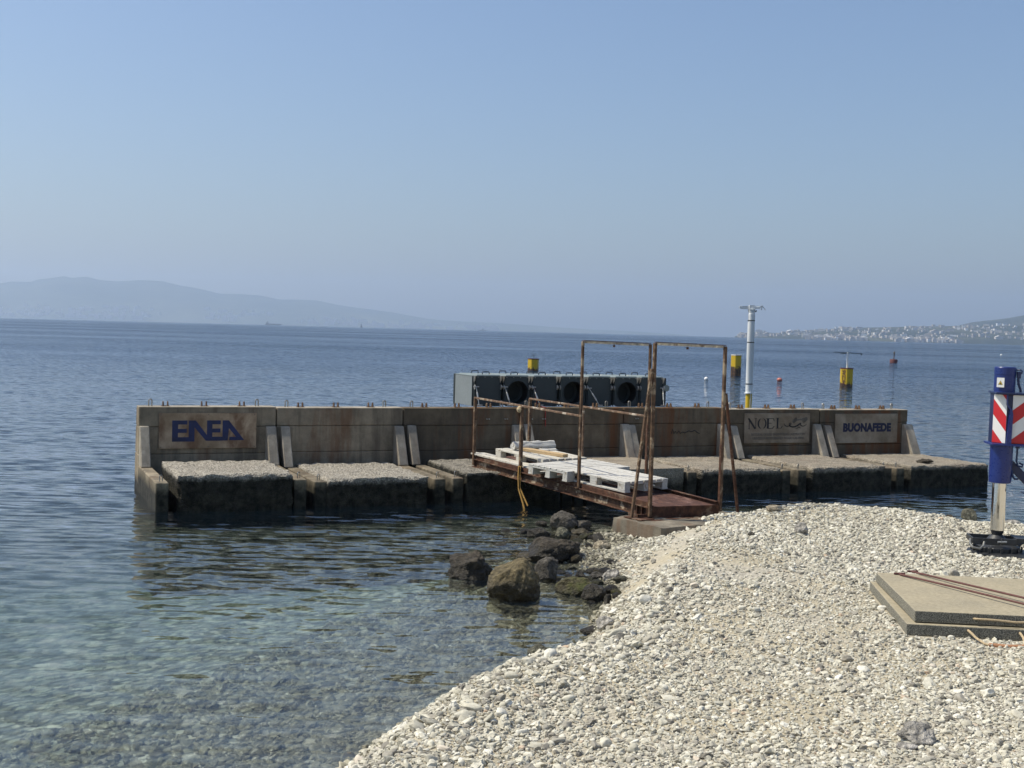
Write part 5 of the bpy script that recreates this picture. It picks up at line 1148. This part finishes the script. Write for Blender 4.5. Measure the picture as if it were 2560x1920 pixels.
# smaller wet rocks strewn along the inlet bank
SR = random.Random(91); sm_rocks = [rock_mesh(300 + k, .5, .42, .3, 7, 3, .14, .75) for k in range(6)]
for k_, m_ in enumerate(sm_rocks): m_.materials.append(MAT[('rock_dark', 'rock_brown', 'rock_slate', 'rock_green', 'rock_dark', 'rock_moss')[k_]])
bank = [(.55, 13.2), (.75, 13.0), (.95, 12.2), (.9, 11.8), (.35, 14.2), (.6, 14.5), (.85, 14.8), (1.0, 15.2), (.3, 15.5), (.1, 14.9), (.95, 11.0), (.80, 12.9)]
for k in range(70):
    bx0, by0 = SR.choice(bank); x = bx0 + SR.gauss(0, .14); y = by0 + SR.gauss(0, .28); w = SR.uniform(.08, .20)
    if ground(x, y) > .10: continue
    o = link('small_rock', SR.choice(sm_rocks), None); o.location = (x, y, max(ground(x, y), -.05) + w * .16); o.scale = (w, w, w * SR.uniform(.7, 1.1)); o.rotation_euler = (SR.gauss(0, .3), SR.gauss(0, .3), SR.uniform(0, 6.3))
    tag(o, 'small dark wet rock strewn among the boulders where pebbles meet the inlet', 'rock', 'small wet rocks in the inlet')
# ------------------------------------------------------------------ pebbles
def frustum(x, y, z, mx=1.25, my=1.12):
    d0 = np.stack([x, y, z - EYE], -1); f = np.array(FWD); r = np.array(RT); u = np.array(UP)
    w = d0 @ f; a = (d0 @ r) / np.maximum(w, 1e-3) * 3100 / 1280; b = (d0 @ u) / np.maximum(w, 1e-3) * 3100 / 960
    return (w > 1) & (np.abs(a) < mx) & (b > -my - 0.1) & (b < my)
def nz2(x, y, s):
    return np.sin(x * s + 1.7 * np.sin(y * s * .7)) * np.sin(y * s * 1.13 + 1.1 * np.sin(x * s * .6 + 2))
def scatter(cell, x0, x1, y0, y1, prob, smin, smax, zr, seed, ymax=None, big=0.0):
    g = np.random.default_rng(seed)
    ax = np.arange(x0, x1, cell); ay = np.arange(y0, y1, cell); X, Y = np.meshgrid(ax, ay); X = X.ravel() + g.uniform(-.5, .5, X.size) * cell; Y = Y.ravel() + g.uniform(-.5, .5, Y.size) * cell
    k = frustum(X, Y, np.full(X.shape, .3)); X, Y = X[k], Y[k]
    Z = np.empty(X.shape)
    for i in range(0, len(X), 20000): Z[i:i + 20000] = ground_np(X[i:i + 20000], Y[i:i + 20000])
    k = (Z > zr[0]) & (Z < zr[1]) & (g.random(len(X)) < prob(X, Y, Z))
    X, Y, Z = X[k], Y[k], Z[k]
    # keep clear of slabs, footing
    lx = (X - 2.905) * math.cos(R(-6.6)) + (Y - 8.905) * math.sin(R(-6.6)); ly = -(X - 2.905) * math.sin(R(-6.6)) + (Y - 8.905) * math.cos(R(-6.6))
    k = ~((lx > -.012) & (lx < 1.52) & (ly > -.012) & (ly < 1.57)) & ~(((X - OX) ** 2 + (Y - OY) ** 2) < .12)
    X, Y, Z = X[k], Y[k], Z[k]; n = len(X)
    S = smin + (smax - smin) * g.random(n) ** 2.0
    S = np.where(g.random(n) < big, S * 1.5, S)
    return np.c_[X, Y, Z + S * 0.12], S, g
def sandy(X, Y):
    p = nz2(X, Y, 1.9) * .6 + nz2(X + 3, Y - 2, 4.7) * .4
    band = np.exp(-((X - (2.25 - (Y - 9) * 0.06)) / 0.75) ** 2) * np.exp(-((Y - 10.3) / 2.0) ** 4) + .8 * np.exp(-((X - 1.55) / .35) ** 2 - ((Y - 8.2) / 1.3) ** 2) + .7 * np.exp(-((X - 2.0) / .5) ** 2 - ((Y - 7.0) / .5) ** 2)
    scarp = np.exp(-(((X - 1.19) - (Y - 11.3) * 0.34 + .04 * np.sin(Y * 5)) / (0.17 + .05 * np.clip(Y - 11.3, 0, 3))) ** 4) * (Y > 10.6) * (Y < 14.9)
    return np.clip(.15 + p * .45 + band * .75, 0, 1), scarp
def near_bank(X, Y):
    d = np.full(X.shape, 9.0)
    for px_, py_, _ in LAND[:14]: d = np.minimum(d, np.hypot(X - px_, Y - py_))
    return np.exp(-(d / 0.75) ** 2)
def p_coarse(X, Y, Z): s_, sc_ = sandy(X, Y); return np.clip(.15 + .78 * near_bank(X, Y) - .20 * s_, .01, .9) * (1 - sc_)
def p_mid(X, Y, Z): s_, sc_ = sandy(X, Y); return np.clip(1.0 - .92 * s_ + .3 * near_bank(X, Y), .06, 1) * (1 - .96 * sc_)
def p_fine(X, Y, Z): s_, sc_ = sandy(X, Y); return np.clip(1.0 - .45 * s_, .3, 1) * (1 - .90 * sc_)
ones = lambda X, Y, Z: np.ones(X.shape) * .9
LAY = [scatter(.075, -2.5, 9, 4.8, 12, p_coarse, .042, .085, (-.05, 1), 1, big=.08),
       scatter(.048, -2.5, 9, 4.8, 12.5, p_mid, .024, .052, (-.05, 1), 2),
       scatter(.027, -2.5, 7, 4.8, 10.5, p_fine, .013, .028, (-.03, 1), 3),
       scatter(.042, -1, 9, 10.5, 17.5, p_fine, .018, .036, (-.05, 1), 4),
       scatter(.060, -1, 10, 12, 17.5, p_mid, .030, .062, (-.05, 1), 5),
       scatter(.085, -6, 2, 5.5, 16, ones, .05, .12, (-.62, -.05), 6),
       scatter(.055, -3, 2, 5.5, 13, ones, .03, .06, (-.30, -.03), 7)]
P = np.concatenate([l[0] for l in LAY]); S = np.concatenate([l[1] for l in LAY]); n = len(P)
g = np.random.default_rng(77)
rot = np.c_[g.normal(0, .32, n), g.normal(0, .32, n), g.uniform(0, 6.283, n)]
scl = np.c_[S * g.uniform(.8, 1.25, n), S * g.uniform(.65, 1.0, n), S * g.uniform(.42, .75, n)] * 0.5
me = bpy.data.meshes.new('pebbles'); me.vertices.add(n); me.vertices.foreach_set('co', P.ravel())
for nm, typ, dat in (('rot', 'FLOAT_VECTOR', rot), ('scl', 'FLOAT_VECTOR', scl)):
    at = me.attributes.new(nm, typ, 'POINT'); at.data.foreach_set('vector', dat.ravel().astype(np.float32))
at = me.attributes.new('idx', 'INT', 'POINT'); at.data.foreach_set('value', g.integers(0, 14, n).astype(np.int32))
me.update()
peb = link('pebbles', me, 'pebble'); tag(peb, 'loose pale pebbles and gravel covering the beach and the shallows', 'pebbles', kind='stuff')
gt = bpy.data.node_groups.new('pebble_spread', 'GeometryNodeTree')
gt.interface.new_socket(name='Geometry', in_out='INPUT', socket_type='NodeSocketGeometry'); gt.interface.new_socket(name='Geometry', in_out='OUTPUT', socket_type='NodeSocketGeometry')
N = gt.nodes; gi = N.new('NodeGroupInput'); go = N.new('NodeGroupOutput'); jn = N.new('GeometryNodeJoinGeometry')
VAR = 14
for k in range(VAR):
    ic = N.new('GeometryNodeMeshIcoSphere'); ic.inputs['Radius'].default_value = 1; ic.inputs['Subdivisions'].default_value = 3
    po = N.new('GeometryNodeInputPosition'); nzv = N.new('ShaderNodeTexNoise'); nzv.noise_dimensions = '4D'; nzv.inputs['W'].default_value = k * 7.3; nzv.inputs['Scale'].default_value = 0.75 if k % 3 else 1.1; nzv.inputs['Detail'].default_value = 1.5
    gt.links.new(po.outputs[0], nzv.inputs['Vector'])
    sb_ = N.new('ShaderNodeVectorMath'); sb_.operation = 'SUBTRACT'; gt.links.new(nzv.outputs['Color'], sb_.inputs[0]); sb_.inputs[1].default_value = (.5, .5, .5)
    sc2 = N.new('ShaderNodeVectorMath'); sc2.operation = 'SCALE'; gt.links.new(sb_.outputs[0], sc2.inputs[0]); sc2.inputs['Scale'].default_value = 1.7 if k % 3 else 2.6
    sp2 = N.new('GeometryNodeSetPosition'); gt.links.new(ic.outputs['Mesh'], sp2.inputs['Geometry']); gt.links.new(sc2.outputs[0], sp2.inputs['Offset'])
    ss = N.new('GeometryNodeSetShadeSmooth'); gt.links.new(sp2.outputs[0], ss.inputs['Geometry']); ss.inputs['Shade Smooth'].default_value = bool(k % 3)
    sm2 = N.new('GeometryNodeSetMaterial'); sm2.inputs['Material'].default_value = MAT['pebble']; gt.links.new(ss.outputs[0], sm2.inputs['Geometry'])
    ti = N.new('GeometryNodeGeometryToInstance'); gt.links.new(sm2.outputs[0], ti.inputs[0]); gt.links.new(ti.outputs[0], jn.inputs[0])
ip = N.new('GeometryNodeInstanceOnPoints'); ip.inputs['Pick Instance'].default_value = True
gt.links.new(gi.outputs[0], ip.inputs['Points']); gt.links.new(jn.outputs[0], ip.inputs['Instance'])
def attr(nm, typ):
    a = N.new('GeometryNodeInputNamedAttribute'); a.data_type = typ; a.inputs['Name'].default_value = nm; return a.outputs[0]
er = N.new('FunctionNodeEulerToRotation'); gt.links.new(attr('rot', 'FLOAT_VECTOR'), er.inputs[0])
gt.links.new(er.outputs[0], ip.inputs['Rotation']); gt.links.new(attr('scl', 'FLOAT_VECTOR'), ip.inputs['Scale']); gt.links.new(attr('idx', 'INT'), ip.inputs['Instance Index'])
gt.links.new(ip.outputs[0], go.inputs[0])
md = peb.modifiers.new('spread', 'NODES'); md.node_group = gt
print('pebbles', n)
